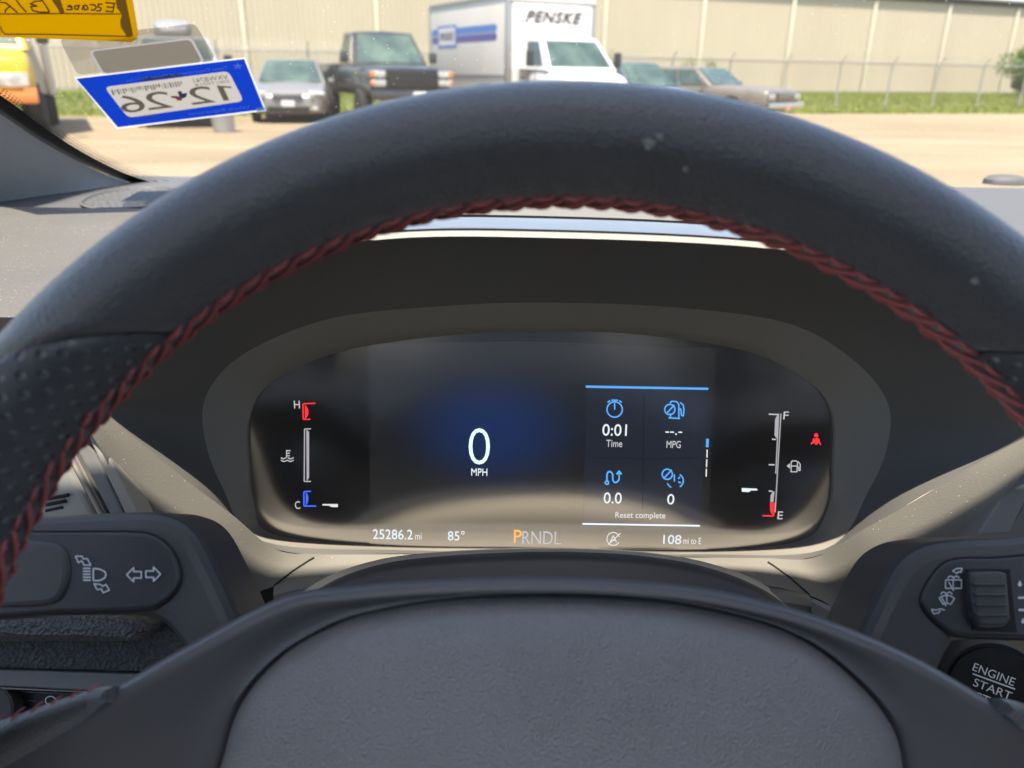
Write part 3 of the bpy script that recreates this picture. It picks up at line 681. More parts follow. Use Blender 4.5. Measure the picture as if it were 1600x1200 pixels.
mat('leather_perf', (.06, .062, .065), .44, spec=.5, bump=('voronoi', 1700, .4, .0004), sheen=.5, dots=(.0066, .0011, .0022))
mat('pad_grain', (.245, .238, .232), .5, spec=.5, bump=('voronoi', 1700, .9, .0007), noise=(26, (.28, .272, .266), .35, .7)); mat('hub_plastic', (.125, .121, .118), .36, spec=.45, bump=('noise', 1300, .12, .0003), specks=(300, .035, (.25, .25, .25)))
mat('thread_red', (.44, .125, .115), .75, spec=.25, bump=('noise', 1800, .6, .0005)); mat('stalk_black', (.046, .045, .045), .48, bump=('noise', 1600, .2, .0003)); mat('stalk_plate', (.026, .026, .028), .42, noise=(40, (.034, .034, .036), .4, .7))
mat('icon_white', (.72, .74, .74), .6); mat('lower_grain', (.06, .062, .064), .6, bump=('voronoi', 650, 1.0, .0016)); mat('button_black', (.008, .008, .009), .28)
mat('pale_reflector', (0.5148, 0.4836, 0.429), .7); mat('seat_cloth', (.16, .16, .165), .9); mat('smudge', (.30, .29, .26), .9)

cab = thing('car_cabin', 'dark cabin of the parked car with its windshield and left pillar', 'car cabin', (.37, -.5, .2))
XC = .37
def ws_y(x, z):
    d = z - 1.228
    return .69 - 1.91 * d - (.9 * d * d if d > 0 else 0) - .353 * ((x - XC) ** 2 - .658 ** 2)
def ws(x, z): return V((x, ws_y(x, z), z))
def ws_hit(u, v, inset=0.0):
    d = ray(u, v); lo, hi = .05, 3.0
    for _ in range(60):
        t = (lo + hi) / 2; p = CAM + d * t
        if p.y < ws_y(p.x, p.z) - inset: lo = t
        else: hi = t
    return CAM + d * lo
def ws_n(p):
    a = ws(p.x + .01, p.z) - ws(p.x - .01, p.z); b = ws(p.x, p.z + .01) - ws(p.x, p.z - .01); n = a.cross(b).normalized()
    return n if n.y < 0 else -n
glass_mat('windshield_glass', (.745, .74, .715), .03, dust=.02); glass_mat('side_glass', (.93, .94, .93), .6); glass_mat('dark_glass', (.16, .17, .17), .8)
zs = [1.02 + i * .025 for i in range(23)]; xs = [-.62 + i * .0475 for i in range(42)]
vs_, fs = [], []
for z in zs:
    for x in xs: vs_.append(ws(x, z))
for i in range(len(zs) - 1):
    for j in range(len(xs) - 1): fs.append((i * len(xs) + j, i * len(xs) + j + 1, (i + 1) * len(xs) + j + 1, (i + 1) * len(xs) + j))
wsh = obj('windshield', vs_, fs, 'windshield_glass', cab)
# black ceramic band along the left edge, with its fringe of dots
fin = [(-110, 80), (0, 148), (60, 192), (110, 226), (160, 254), (205, 274), (252, 287), (300, 292)]; fout = [(-120, 108), (0, 180), (50, 212), (100, 241), (150, 265), (190, 281), (225, 290), (260, 296)]
a = spline([V((*p, 0)) for p in fin], 10); b = spline([V((*p, 0)) for p in fout], 10)
rows = [[ws_hit(p.x, p.y, .0015) for p in a], [ws_hit((p.x + q.x) / 2, (p.y + q.y) / 2, .0015) for p, q in zip(a, b)], [ws_hit(p.x, p.y, .0015) for p in b]]
q = loft(rows, False); obj('frit_band', q[0], q[1], 'frit', wsh)
dv, df = [], []
ar = spline([V((*p, 0)) for p in fin], 15)
for k in range(3):
    for i, p in enumerate(ar[:-1]):
        t = (ar[i + 1] - p); 
        if t.length < 1e-6: continue
        nrm = V((t.y, -t.x, 0)).normalized(); c = ws_hit(p.x + nrm.x * (2.6 + 3.9 * k), p.y + nrm.y * (2.6 + 3.9 * k), .0014); r = .00125 - .00028 * k
        e1 = (rows[0][min(i * 10 // 15 + 1, len(rows[0]) - 1)] - rows[0][max(i * 10 // 15 - 1, 0)]).normalized(); e2 = ws_n(c).cross(e1).normalized(); s = len(dv)
        dv += [c + (e1 * cos(m_ * pi / 3) + e2 * sin(m_ * pi / 3)) * r for m_ in range(6)]; df.append(tuple(range(s, s + 6)))
me = bpy.data.meshes.new('frit_dots'); me.from_pydata([tuple(p) for p in dv], [], df); tag(link('frit_dots', me, 'frit', wsh, smooth=False), kind='stuff')
# pillar trim
E0 = [ws_hit(u, v, .006) for u, v in [(-260, 30), (-120, 104), (0, 178), (60, 218), (120, 251), (180, 278), (228, 292)]]
E1 = [ws_hit(u, v, .035) for u, v in [(-280, 60), (-130, 135), (-10, 210), (50, 246), (105, 274), (160, 292), (212, 298)]]
E2 = [ws_hit(u, v, .085) for u, v in [(-310, 140), (-160, 210), (-40, 268), (20, 296), (75, 316), (130, 318), (190, 316)]]
E3 = [ws_hit(u, v, .15) for u, v in [(-340, 260), (-210, 320), (-70, 360), (0, 372), (50, 370), (100, 358), (150, 350)]]
rows = [spline(e, 6) for e in (E0, E1, E2, E3)]
rows = [list(r) for r in zip(*[spline([rows[k][i] for k in range(4)], 6) for i in range(len(rows[0]))])]
q = loft(rows, False); obj('pillar_trim', q[0], q[1], 'fabric_grey', cab)
# roof with its header over the wheel, doors, floor, rear: they shade the cabin
HY = .102
def quadbox(name, lo, hi, ma, par=cab, bev=.01):
    c = [(lo[i] + hi[i]) / 2 for i in range(3)]; s = [hi[i] - lo[i] for i in range(3)]
    qq = box(c, s, bev); return obj(name, qq[0], qq[1], ma, par)
# the roof is a frame round an unseen glass opening added to brighten the cabin
ro = [(-.56, -2.0), (1.30, -2.0), (1.30, HY), (-.56, HY)]; ri = [(-.48, -.90), (1.22, -.90), (1.22, -.06), (-.48, -.06)]
q = loft([[V((x, y, z)) for x, y in r] for r, z in ((ro, 1.50), (ro, 1.56), (ri, 1.565), (ri, 1.495), (ro, 1.50))], True); obj('roof', q[0], q[1], 'headliner', cab, smooth=False)
q = box((.37, -.48, 1.53), (1.69, .83, .006), .001); obj('fill_skylight', q[0], q[1], 'side_glass', cab)
for xs_ in (-.60, 1.34):
    quadbox('rear_side_glass', (xs_ - .004, -1.76, 1.0), (xs_ + .004, -.62, 1.50), 'dark_glass', bev=.001); quadbox('front_side_glass', (xs_ - .004, -.51, 1.0), (xs_ + .004, .30, 1.49), 'side_glass', bev=.001)
quadbox('rear_glass', (-.56, -2.03, 1.06), (1.30, -2.02, 1.50), 'dark_glass', bev=.001)  # rear panes tinted dark to cut daylight reflected in the gauge glass
for sx in (.014, .74):
    for nm, lo, hi, bv in (('seat_back', (sx - .26, -.62, .5), (sx + .26, -.46, 1.13), .06), ('head_rest', (sx - .13, -.60, 1.15), (sx + .13, -.48, 1.36), .05), ('seat_cushion', (sx - .26, -.50, .42), (sx + .26, .02, .58), .06)): quadbox(nm, lo, hi, 'seat_cloth', bev=bv)
quadbox('floor', (-.62, -2.0, .28), (1.36, 1.2, .33), 'cabin_dark')
for x0, x1 in ((-.66, -.56), (1.30, 1.40)):
    quadbox('door', (x0, -1.0, .33), (x1, .95, 1.02), 'cabin_dark', bev=.03); quadbox('rear_side', (x0, -2.0, .33), (x1, -1.01, 1.02), 'cabin_dark', bev=.03)
    quadbox('centre_pillar', (x0 + .02, -.62, 1.0), (x1 - .02, -.50, 1.51), 'headliner', bev=.02); quadbox('rear_pillar', (x0 + .02, -2.0, 1.0), (x1 - .02, -1.75, 1.51), 'headliner', bev=.02)
quadbox('rear_wall', (-.6, -2.05, .33), (1.34, -1.98, 1.08), 'cabin_dark', bev=.02)
vs_, fs = tube([ws(1.22, 1.0), ws(1.21, 1.15), ws(1.19, 1.3), ws(1.16, 1.5)], .05, 8); obj('right_pillar', vs_, fs, 'headliner', cab)

# ------------------------------------------------------------------ dashboard
dash = thing('dashboard', 'dark grey dashboard with an arched gauge hood and sunlit top', 'dashboard', (.3, .4, .9))
# upper pad and the shelf under the glass
def dash_sheet(name, xr, yr, f, ma, nx=40, ny=24):
    vs_, fs = [], []
    for i in range(ny + 1):
        for j in range(nx + 1):
            x = xr[0] + (xr[1] - xr[0]) * j / nx; y = yr[0] + (yr[1] - yr[0]) * i / ny; vs_.append(V((x, y, f(x, y))))
    for i in range(ny):
        for j in range(nx): k = i * (nx + 1) + j; fs.append((k, k + 1, k + nx + 2, k + nx + 1))
    return obj(name, vs_, fs, ma, dash)
def z_pad(x, y):
    z = 1.150 - .02 * max(0, (.35 - y) / .06) ** 2
    z -= .007 * max(0, min(1, (y - .585) / .03)) ** 2
    return z
dash_sheet('upper_pad', (-.60, -.12), (.325, .62), z_pad, 'dash_grain')
def z_shelf(x, y): return 1.1405 - .25 * max(0, y - .865) ** 1.0 * (1 if y > .865 else 0) * 4
dash_sheet('glass_shelf', (-.60, 1.30), (.56, .93), z_shelf, 'dash_plain', 60, 30)
dash_sheet('upper_pad', (-.119, 1.30), (.43, .565), lambda x, y: 1.1455 - .03 * max(0, (.46 - y) / .04) ** 2, 'dash_plain')
# speaker grille on the shelf
def on_shelf(u, v, z=1.1425): return ground(u, v, z)
gc = [(128, 318), (140, 308), (165, 300), (200, 295), (240, 293), (275, 296), (290, 305), (280, 316), (240, 322), (190, 325), (150, 325)]
ring = spline([on_shelf(u, v) for u, v in gc], 6, True); c0 = sum(ring, V((0, 0, 0))) / len(ring)
q = loft([[c0 + (p - c0) * 1.05 for p in ring], [c0 + (p - c0) * 1.03 + V((0, 0, .0008)) for p in ring], [c0 + (p - c0) + V((0, 0, .0008)) for p in ring], [c0 + (p - c0) * .98 - V((0, 0, .001)) for p in ring]], True, False, True)
sg = obj('speaker_grille', q[0], q[1], 'dash_plain', dash)
hv, hf = [], []
for i in range(-22, 23):
    for j in range(-22, 23):
        p = c0 + V((i * .0065 + (j % 2) * .00325 + random.uniform(-.0016, .0016), j * .0058 + random.uniform(-.0016, .0016), -.0004))
        # inside the outline?
        ins = False
        for a_, b_ in zip(ring, ring[1:] + ring[:1]):
            if (a_.y > p.y) != (b_.y > p.y) and p.x < (b_.x - a_.x) * (p.y - a_.y) / (b_.y - a_.y) + a_.x: ins = not ins
        if not ins: continue
        s = len(hv); hv += [p + V((.0012 * cos(m_ * pi / 3), .0012 * sin(m_ * pi / 3), 0)) for m_ in range(6)]; hf.append(tuple(range(s, s + 6)))
me = bpy.data.meshes.new('grille_holes'); me.from_pydata([tuple(p) for p in hv], [], hf); tag(link('grille_holes', me, 'hood_inner', sg, smooth=False), kind='stuff')
# light sensor dome at the back of the shelf
c = ground(1570, 282, 1.139); rings = [[c + V((r * .72 * cos(2 * pi * k / 24), r * .5 * sin(2 * pi * k / 24), z)) for k in range(24)] for r, z in ((.034, -.004), (.033, .0014), (.027, .0048), (.016, .0064), (.004, .0068))]
q = loft(rings, True, False, True); obj('sensor_dome', q[0], q[1], 'dash_plain', dash)

# gauge hood -----------------------------------------------------------------
PT = rad(9); PN = V((0, -cos(PT), sin(PT))); PC = at(845, 690, .353)
lipA, lipB = at(850, 371, .270), at(850, 866, .325)
lipn = (lipB - lipA).cross(V((1, 0, 0))).normalized()
L0 = [(430, 858), (300, 757), (166, 647), (176, 600), (215, 515), (320, 425), (575, 376), (850, 371), (1225, 391), (1440, 446), (1550, 535), (1592, 615), (1604, 681), (1440, 775), (1272, 870), (1080, 870), (850, 867), (640, 865)]
L1 = [(412, 846), (347, 760), (318, 674), (326, 610), (386, 550), (520, 497), (700, 478), (850, 473), (1050, 480), (1230, 505), (1330, 560), (1385, 625), (1388, 690), (1358, 765), (1288, 858), (1080, 866), (850, 863), (640, 860)]
L2 = [(424, 838), (394, 790), (387, 720), (389, 650), (425, 597), (530, 550), (700, 524), (850, 518), (1000, 523), (1170, 550), (1268, 600), (1302, 650), (1303, 730), (1296, 800), (1254, 848), (1100, 864), (850, 860), (600, 856)]
R0 = spline([hit(u, v, lipA, lipn) for u, v in L0], 8, True)
R1 = spline([at(u, v, .336 if v < 700 else .336 - .004 * (v - 700) / 160) for u, v in L1], 8, True)
R2 = spline([hit(u, v, PC + PN * .003, PN) for u, v in L2], 8, True)
mid = [(p * .45 + q_ * .55) + V((0, 0, .0)) for p, q_ in zip(R0, R1)]
q = loft([R0, [(p * .8 + q_ * .2) for p, q_ in zip(R0, R1)], mid, R1], True); obj('hood_lining', q[0], q[1], 'hood_inner', dash, sharp=30)
# hood top: lip, brushed strip between two dark joints, back
N8 = 8; i0, i1 = 3 * N8, 12 * N8
arch_ = R0[i0:i1 + 1]
def hood_row(dy, dz, grow=0.0):
    cx = lipA.x
    return [p + V(((p.x - cx) * grow, dy, dz)) for p in arch_]
def strip(name, r0, r1, ma): qq = loft([r0, r1], False); return obj(name, qq[0], qq[1], ma, dash)
rowsH = [hood_row(0, 0), hood_row(.001, .0010), hood_row(.003, .0014)]
q = loft(rowsH, False); obj('hood_lip', q[0], q[1], 'cream_edge', dash)
q = loft([hood_row(.003, .0014), hood_row(.0032, -.0008), hood_row(.0068, -.0008), hood_row(.007, .0015)], False); obj('hood_joint', q[0], q[1], 'gap_black', dash)
q = loft([hood_row(.007, .0015), hood_row(.016, .0021), hood_row(.026, .0021)], False); obj('hood_strip', q[0], q[1], 'brushed', dash)
q = loft([hood_row(.026, .0021), hood_row(.0262, -.0008), hood_row(.0308, -.0008), hood_row(.031, .0022)], False); obj('hood_joint', q[0], q[1], 'gap_black', dash)
q = loft([hood_row(.031, .0022), hood_row(.055, .0020), hood_row(.09, -.002), hood_row(.13, -.02), hood_row(.16, -.06)], False); obj('hood_back', q[0], q[1], 'fascia', dash)
# front fascia round and under the hood
fi = [(105, 598), (135, 622), (166, 647), (240, 708), (300, 757), (365, 806), (430, 858), (500, 866), (640, 866), (850, 868), (1080, 871), (1190, 872), (1272, 871), (1350, 827), (1440, 776), (1520, 728), (1604, 682), (1640, 660), (1680, 640)]
fo = [(80, 610), (115, 645), (150, 690), (205, 795), (255, 855), (310, 905), (365, 950), (428, 916), (600, 900), (850, 900), (1110, 905), (1265, 930), (1360, 980), (1420, 905), (1480, 855), (1545, 800), (1606, 735), (1670, 690), (1740, 640)]
foy = [.284, .286, .288, .293, .298, .304, .312, .319, .3155, .312, .311, .311, .310, .303, .298, .292, .287, .284, .282]
FI = spline([hit(u, v, lipA, lipn) for u, v in fi], 6); FO = spline([at(u, v, y) for (u, v), y in zip(fo, foy)], 6)
FM = [(p * .75 + q_ * .25) + V((0, 0, .0008)) for p, q_ in zip(FI, FO)]
q = loft([FI, FM, [(p * .4 + q_ * .6) + V((0, 0, .0012)) for p, q_ in zip(FI, FO)], FO, [p + V((0, .03, -.006)) for p in FO]], False); fas = obj('fascia', q[0], q[1], 'fascia', dash, sharp=50)
# panel joints in the fascia, and the ledge trim in front of it
for ln in ([(497, 868), (462, 892), (428, 916)], [(1183, 881), (1222, 903), (1266, 931)]):
    pass
for col_ in (7 * 6, 11 * 6):
    a0_, a3_ = FI[col_], FO[col_]; m1_ = a0_ * .75 + a3_ * .25 + V((0, 0, .0008)); m2_ = a0_ * .4 + a3_ * .6 + V((0, 0, .0012))
    q = tube([a0_ + (m1_ - a0_) * .5, m1_, m2_, a3_ + V((0, 0, .0002))], .0005, 6); obj('panel_joint', q[0], q[1], 'gap_black', fas)
for side, ed in (('l', [(428, 918), (470, 907), (520, 902), (570, 900), (640, 897)]), ('r', [(1150, 918), (1190, 923), (1240, 930), (1268, 936)])):
    top = [at(u, v, .3165 if side == 'l' else .307) for u, v in ed]
    q = loft([[p + V((0, .012, -.001)) for p in top], top, [p + V((0, -.0025, -.003)) for p in top], [p + V((0, -.002, -.03)) for p in top]], False); obj('ledge_trim', q[0], q[1], 'fascia', dash)
q = loft([[at(u, v, .3035) for u, v in ((1268, 934), (1300, 948), (1345, 960), (1390, 958))], [at(u, v, .3015) for u, v in ((1268, 940), (1300, 957), (1345, 969), (1390, 966))], [at(u, v, .302) for u, v in ((1268, 990), (1300, 1000), (1345, 1005), (1390, 1000))]], False); obj('ledge_trim', q[0], q[1], 'grey_strip', dash)
# black filler sheet standing in for the shaded space below the fascia
slab('dark_filler', [(-400, 875), (2000, 875), (2000, 1800), (-400, 1800)], V((0, .362, 1.0)), V((0, -1, .15)), .02, .003, MATS['gap_black'], dash)

# outer trims beside the hood: left and right vent surrounds
VN = V((0, -cos(rad(15)), sin(rad(15))))
def trim(name, px, Y, ma, bev=.0012, depth=.012, n=None): 
    c = sum(u for u, v in px) / len(px), sum(v for u, v in px) / len(px)
    return slab(name, px, at(c[0], c[1], Y), n or VN, depth, bev, MATS[ma], dash)
trim('vent_bevel', [(92, 590), (104, 580), (236, 846), (216, 846)], .2905, 'cream_edge')
trim('vent_frame', [(72, 610), (92, 591), (216, 848), (194, 848)], .2925, 'grey_strip')
trim('vent_gap', [(40, 580), (90, 600), (214, 856), (150, 856)], .300, 'gap_black')
trim('vent_bead', [(78, 640), (81, 638), (188, 846), (185, 846)], .2955, 'silver_panel', .0004)
trim('vent_rim', [(66, 640), (71, 637), (181, 846), (174, 846)], .2935, 'cream_edge', .0006)
trim('side_panel', [(-60, 640), (65, 641), (173, 848), (-60, 848)], .297, 'silver_panel', .003)
for k in range(5): trim('vent_slat', [(70, 778 + k * 9), (104 - k * 3, 772 + k * 9), (106 - k * 3, 777 + k * 9), (70, 783 + k * 9)], .293, 'gap_black', .0004, .004)
trim('vent_bevel', [(1600, 722), (1636, 714), (1562, 866), (1508, 866)], .2895, 'grey_strip')
trim('vent_frame', [(1634, 720), (1664, 720), (1582, 866), (1555, 866)], .293, 'hood_inner')
trim('vent_gap', [(1640, 730), (1690, 730), (1640, 870), (1560, 870)], .300, 'gap_black')
trim('vent_bead', [(1622, 784), (1627, 786), (1576, 866), (1571, 866)], .2955, 'grey_strip', .0004)
trim('side_panel', [(1640, 778), (1760, 740), (1760, 866), (1585, 866)], .297, 'silver_panel', .003)

# lower left: padded roll, grained panel, grey strip and the lamp switch plate
LN = V((.05, -cos(rad(28)), sin(rad(28))))
slab('knee_roll', [(-120, 958), (60, 962), (180, 965), (212, 972), (226, 988), (215, 1002), (180, 1008), (60, 1008), (-120, 1006)], at(80, 985, .285), LN, .03, .0085, MATS['lower_grain'], dash, 5)
slab('grain_panel', [(-120, 985), (200, 990), (262, 978), (420, 1090), (300, 1085), (230, 1052), (60, 1047), (-120, 1042)], at(100, 1020, .298), LN, .02, .002, MATS['lower_grain'], dash)
slab('grey_strip', [(-120, 1044), (60, 1048), (300, 1056), (300, 1090), (150, 1080), (8, 1073), (-120, 1068)], at(100, 1060, .292), LN, .01, .001, MATS['grey_strip'], dash)
slab('strip_edge', [(-40, 1071), (8, 1074), (150, 1081), (150, 1083), (8, 1077), (-40, 1074)], at(60, 1077, .2905), LN, .004, .0002, MATS['cream_edge'], dash)
SP = at(70, 1095, .294)
swp = slab('switch_plate', [(-120, 1070), (8, 1077), (200, 1086), (200, 1200), (-120, 1200)], SP, LN, .01, .001, MATS['button_black'], dash)
print_strokes('switch_mark', [arc(80, 1094, 8, 0, 360, 24, 6.5)], 1.8, SP, LN.normalized(), 'icon_white', swp, .0006); print_strokes('switch_mark', [[(46, 1094), (56, 1095)]], 1.2, SP, LN.normalized(), 'grey_strip', swp, .0006)
kc = at(-22, 1112, .284); kn = LN.normalized(); _, kx, ky, _ = frame(kc, kn)
rings = [[kc + kn * h + (kx * cos(2 * pi * k / 36) + ky * sin(2 * pi * k / 36)) * r * (1 + (.03 if k % 2 else 0)) for k in range(36)] for r, h in ((.0125, -.012), (.0125, -.001), (.0115, .0), (.003, .0005))]
q = loft(rings, True, True, True); obj('lamp_switch_knob', q[0], q[1], 'stalk_black', dash)

# start button
BN = V((-.22, -.88, .42)).normalized(); BC = at(1556, 1082, .285); _, bx_, by_, _ = frame(BC, BN)
sc_b = (hit(1557, 1082, BC, BN) - BC).length
rb = 76 * sc_b
def disc(c, n, prof, seg=48):
    _, ax, ay, _ = frame(c, n); return loft([[c + n * h + (ax * cos(2 * pi * k / seg) + ay * sin(2 * pi * k / seg)) * r for k in range(seg)] for r, h in prof], True, True, True)
q = disc(BC, BN, ((rb * 1.12, -.02), (rb * 1.12, -.004), (rb * 1.08, -.002), (rb * 1.02, -.003))); obj('button_surround', q[0], q[1], 'stalk_black', dash)
q = disc(BC, BN, ((rb, -.01), (rb, -.0008), (rb * .985, 0), (rb * .5, .0004))); sb_ = obj('start_button', q[0], q[1], 'button_black', dash)
sb_['label'] = 'round black ENGINE START STOP button'
_a = -rad(13); tx = (bx_ * cos(_a) + by_ * sin(_a)); ty = (by_ * cos(_a) - bx_ * sin(_a))
for body, u, v, wpx, hpx in (('ENGINE', 1552, 1053, 66, 14), ('START', 1550, 1076, 60, 14), ('STOP', 1549, 1096, 52, 14)):
    print_text('button_lettering', body, hit(u, v, BC, BN), tx, ty, BN, hpx * sc_b, 'icon_white', sb_, width=wpx * sc_b * 1.02, lift=.0007)
print_strokes('button_line', [[(1519, 1052), (1585, 1076)]], 2.2, BC, BN, 'icon_white', sb_, .0007)

# ------------------------------------------------------------------ steering column cover (its far slope catches the sun and shows in the gauge glass)
colm = thing('steering_column', 'black steering column cover behind the wheel hub', 'steering column', at(850, 900, .26).to_tuple())
arcpx = [(430, 985), (462, 950), (520, 912), (600, 886), (700, 874), (800, 869), (850, 868), (920, 869), (1000, 874), (1090, 888), (1170, 914), (1225, 946), (1262, 985)]
A0 = spline([at(u, v, .2995) for u, v in arcpx], 5); mx = at(850, 868, .2995).x
def col_row(dy, dz, sx): return [V((mx + (p.x - mx) * sx, p.y + dy, p.z + dz)) for p in A0]
q = loft([col_row(.030, -.030, 1.08), col_row(.024, -.0150, 1.07), col_row(.013, -.0045, 1.04), col_row(.0045, -.0010, 1.0)], False); obj('column_reflector', q[0], q[1], 'pale_reflector', colm, sharp=60)  # unseen back slope, shaped and made pale to brighten the gauge glass reflection
q = loft([col_row(.0045, -.0010, 1.0), A0, col_row(-.004, -.0012, 1.0), col_row(-.006, -.0045, .995), col_row(-.03, -.016, .98), col_row(-.09, -.055, .95)], False); obj('upper_cover', q[0], q[1], 'column_black', colm, sharp=60)

# ------------------------------------------------------------------ instrument cluster
clu = thing('instrument_cluster', 'digital instrument cluster showing 0 MPH under the dark hood', 'gauge cluster', PC.to_tuple())
q = loft([R1, [(p * .35 + q_ * .65) + V((0, -.0012, .0)) for p, q_ in zip(R1, R2)], R2, [p - PN * .008 for p in R2]], True); obj('bezel_ring', q[0], q[1], 'bezel_ring', clu, sharp=35)
def screen_mat(name, base, gl, rough, emission=None):
    M = bpy.data.materials.new(name); M.use_nodes = True; t = M.node_tree; N = t.nodes; L = t.links; b = N['Principled BSDF']
    b.inputs['Base Color'].default_value = (*base, 1); b.inputs['Roughness'].default_value = .5
    g_ = N.new('ShaderNodeBsdfGlossy'); g_.inputs['Roughness'].default_value = rough; g_.inputs['Color'].default_value = (1, .97, .93, 1)
    mx_ = N.new('ShaderNodeMixShader'); mx_.inputs[0].default_value = gl; L.new(b.outputs[0], mx_.inputs[1]); L.new(g_.outputs[0], mx_.inputs[2]); L.new(mx_.outputs[0], N['Material Output'].inputs['Surface'])
    if emission:
        cen, rx, rz, colr, floor_ = emission
        tc = N.new('ShaderNodeTexCoord'); sb = N.new('ShaderNodeVectorMath'); sb.operation = 'SUBTRACT'; sb.inputs[1].default_value = cen; L.new(tc.outputs['Object'], sb.inputs[0])
        dv_ = N.new('ShaderNodeVectorMath'); dv_.operation = 'DIVIDE'; dv_.inputs[1].default_value = (rx, 1, rz); L.new(sb.outputs[0], dv_.inputs[0])
        ml = N.new('ShaderNodeVectorMath'); ml.operation = 'MULTIPLY'; ml.inputs[1].default_value = (1, 0, 1); L.new(dv_.outputs[0], ml.inputs[0])
        ln_ = N.new('ShaderNodeVectorMath'); ln_.operation = 'LENGTH'; L.new(ml.outputs[0], ln_.inputs[0])
        rp = N.new('ShaderNodeMapRange'); rp.interpolation_type = 'SMOOTHERSTEP'; rp.inputs['From Min'].default_value = 1; rp.inputs['From Max'].default_value = 0; L.new(ln_.outputs['Value'], rp.inputs['Value'])
        mc = N.new('ShaderNodeMix'); mc.data_type = 'RGBA'; mc.inputs['A'].default_value = (*floor_, 1); mc.inputs['B'].default_value = (*colr, 1); L.new(rp.outputs[0], mc.inputs['Factor'])
        L.new(mc.outputs['Result'], b.inputs['Emission Color']); b.inputs['Emission Strength'].default_value = 1
    MATS[name] = M; return M
GL, GR = .44, .17
screen_mat('lens_black', (.006, .006, .007), GL, GR)
bc = hit(770, 672, PC, PN)
screen_mat('screen_lit', (.010, .010, .011), GL, GR, (bc, .062, .042, (.003, .012, .050), (.0050, .0050, .0052)))
screen_mat('panel_lit', (.010, .010, .012), GL, GR, (bc, .001, .001, (.006, .009, .02), (.006, .008, .014)))
cen = sum(R2, V((0, 0, 0))) / len(R2); out = [cen + (p - cen) * 1.03 - PN * .003 for p in R2]
out = [p - PN * ((p - PC).dot(PN)) for p in out]
lens = obj('lens', out + [p - PN * .006 for p in out], [tuple(range(len(out))), tuple(range(len(out), 2 * len(out)))], MATS['lens_black'], clu, smooth=False)
def on_lens(name, px, lift, ma, parent):
    P = [hit(u, v, PC, PN) + PN * lift for u, v in px]; P2 = [p - PN * .0003 for p in P]; k = len(P)
    return obj(name, P + P2, [tuple(range(k)), tuple(range(k, 2 * k))] + [(i, (i + 1) % k, k + (i + 1) % k, k + i) for i in range(k)], MATS[ma], parent, smooth=False)
scr = on_lens('screen', [(578, 536), (850, 535), (1118, 545), (1112, 700), (1105, 858), (850, 857), (578, 852), (578, 700)], .0004, 'screen_lit', clu)
pan = on_lens('trip_panel', [(917, 606), (1104, 609), (1099, 715), (1093, 819), (911, 816), (914, 710)], .0008, 'panel_lit', scr)
def glow(name, c, s): return mat(name, (.01, .01, .01), .5, emit=c, es=s)
glow('glow_white', (.80, .88, .92), .33); glow('glow_soft', (.70, .72, .72), .24); glow('glow_dim', (.75, .74, .72), .34); glow('glow_ice', (.62, .88, 1.0), .46); glow('glow_blue', (.10, .40, .90), .34)
glow('glow_deep', (.05, .13, .9), .42); glow('glow_red', (.9, .03, .04), .40); glow('glow_orange', (.95, .42, .10), .42); glow('glow_bar', (.62, .60, .66), .22); glow('glow_line', (.75, .88, 1.0), .40)
_, sx_, sy_, _ = frame(PC, PN)
def lt(body, u, v, hpx, ma, parent, wpx=None, name='readout', **k):
    o = hit(u, v, PC, PN); s = (hit(u + 1, v, PC, PN) - o).length; s2 = (hit(u, v + 1, PC, PN) - o).length
    return print_text(name, body, o, sx_, sy_, PN, hpx * s2, ma, parent, lift=.0003 if parent is clu else .0009 if parent is scr else .0012, width=wpx * s if wpx else None, **k)
def ic(name, lines, wd, ma, parent, fills=()): return print_strokes(name, lines, wd, PC, PN, ma, parent, .0009 if parent is scr else .0012 if parent is pan else .0003, fills)
lt('0', 749, 697, 56, 'glow_ice', scr, 33, heavy=-.014); lt('MPH', 749, 737, 11, 'glow_white', scr, 25)
lt('25286.2', 614, 834, 15, 'glow_white', scr, 62); lt('mi', 654, 837, 10, 'glow_dim', scr, 10); lt('85°', 713, 836, 15, 'glow_white', scr, 26)
lt('P', 809, 837, 20, 'glow_orange', scr, 12); lt('RNDL', 846, 839, 20, 'glow_soft', scr, 60); lt('108', 1050, 842, 14, 'glow_white', scr, 28); lt('mi to E', 1081, 844, 10, 'glow_dim', scr, 28)
ic('icon', [arc(958, 841, 10, 20, 330), [(950, 850), (969, 832)], [(953, 846), (958, 836), (963, 846)], [(955, 843), (962, 843)]], 1.3, 'glow_dim', scr)
ic('divider', [[(915, 603.5), (1106, 607)]], 3.2, 'glow_blue', scr); ic('divider', [[(910, 817.5), (1093, 820.5)]], 2.2, 'glow_line', scr)
ic('page_mark', [[(1105, 685), (1104.5, 698)]], 4.0, 'glow_blue', scr)
for k in range(3): ic('page_mark', [[(1104.5 - k * .6, 702 + k * 15), (1104 - k * .6, 714 + k * 15)]], 1.6, 'glow_dim', scr)
lt('0:01', 960, 671, 18, 'glow_white', pan, 38); lt('Time', 959.5, 692, 11, 'glow_soft', pan, 25); lt('--.-', 1052, 676, 5, 'glow_white', pan, 26); lt('MPG', 1052, 693.5, 11, 'glow_soft', pan, 22)
lt('0.0', 957, 777, 17, 'glow_white', pan, 28); lt('0', 1047.5, 779, 16, 'glow_white', pan, 11); lt('Reset complete', 1000, 805, 12, 'glow_dim', pan, 78)
ic('icon', [arc(960, 639, 12, 0, 360, 28), [(960, 639), (960, 629)], [(955, 624.5), (965, 624.5)], [(960, 625), (960, 628)], [(949, 628), (953, 625)], [(971, 628), (967, 625)]], 2, 'glow_blue', pan)
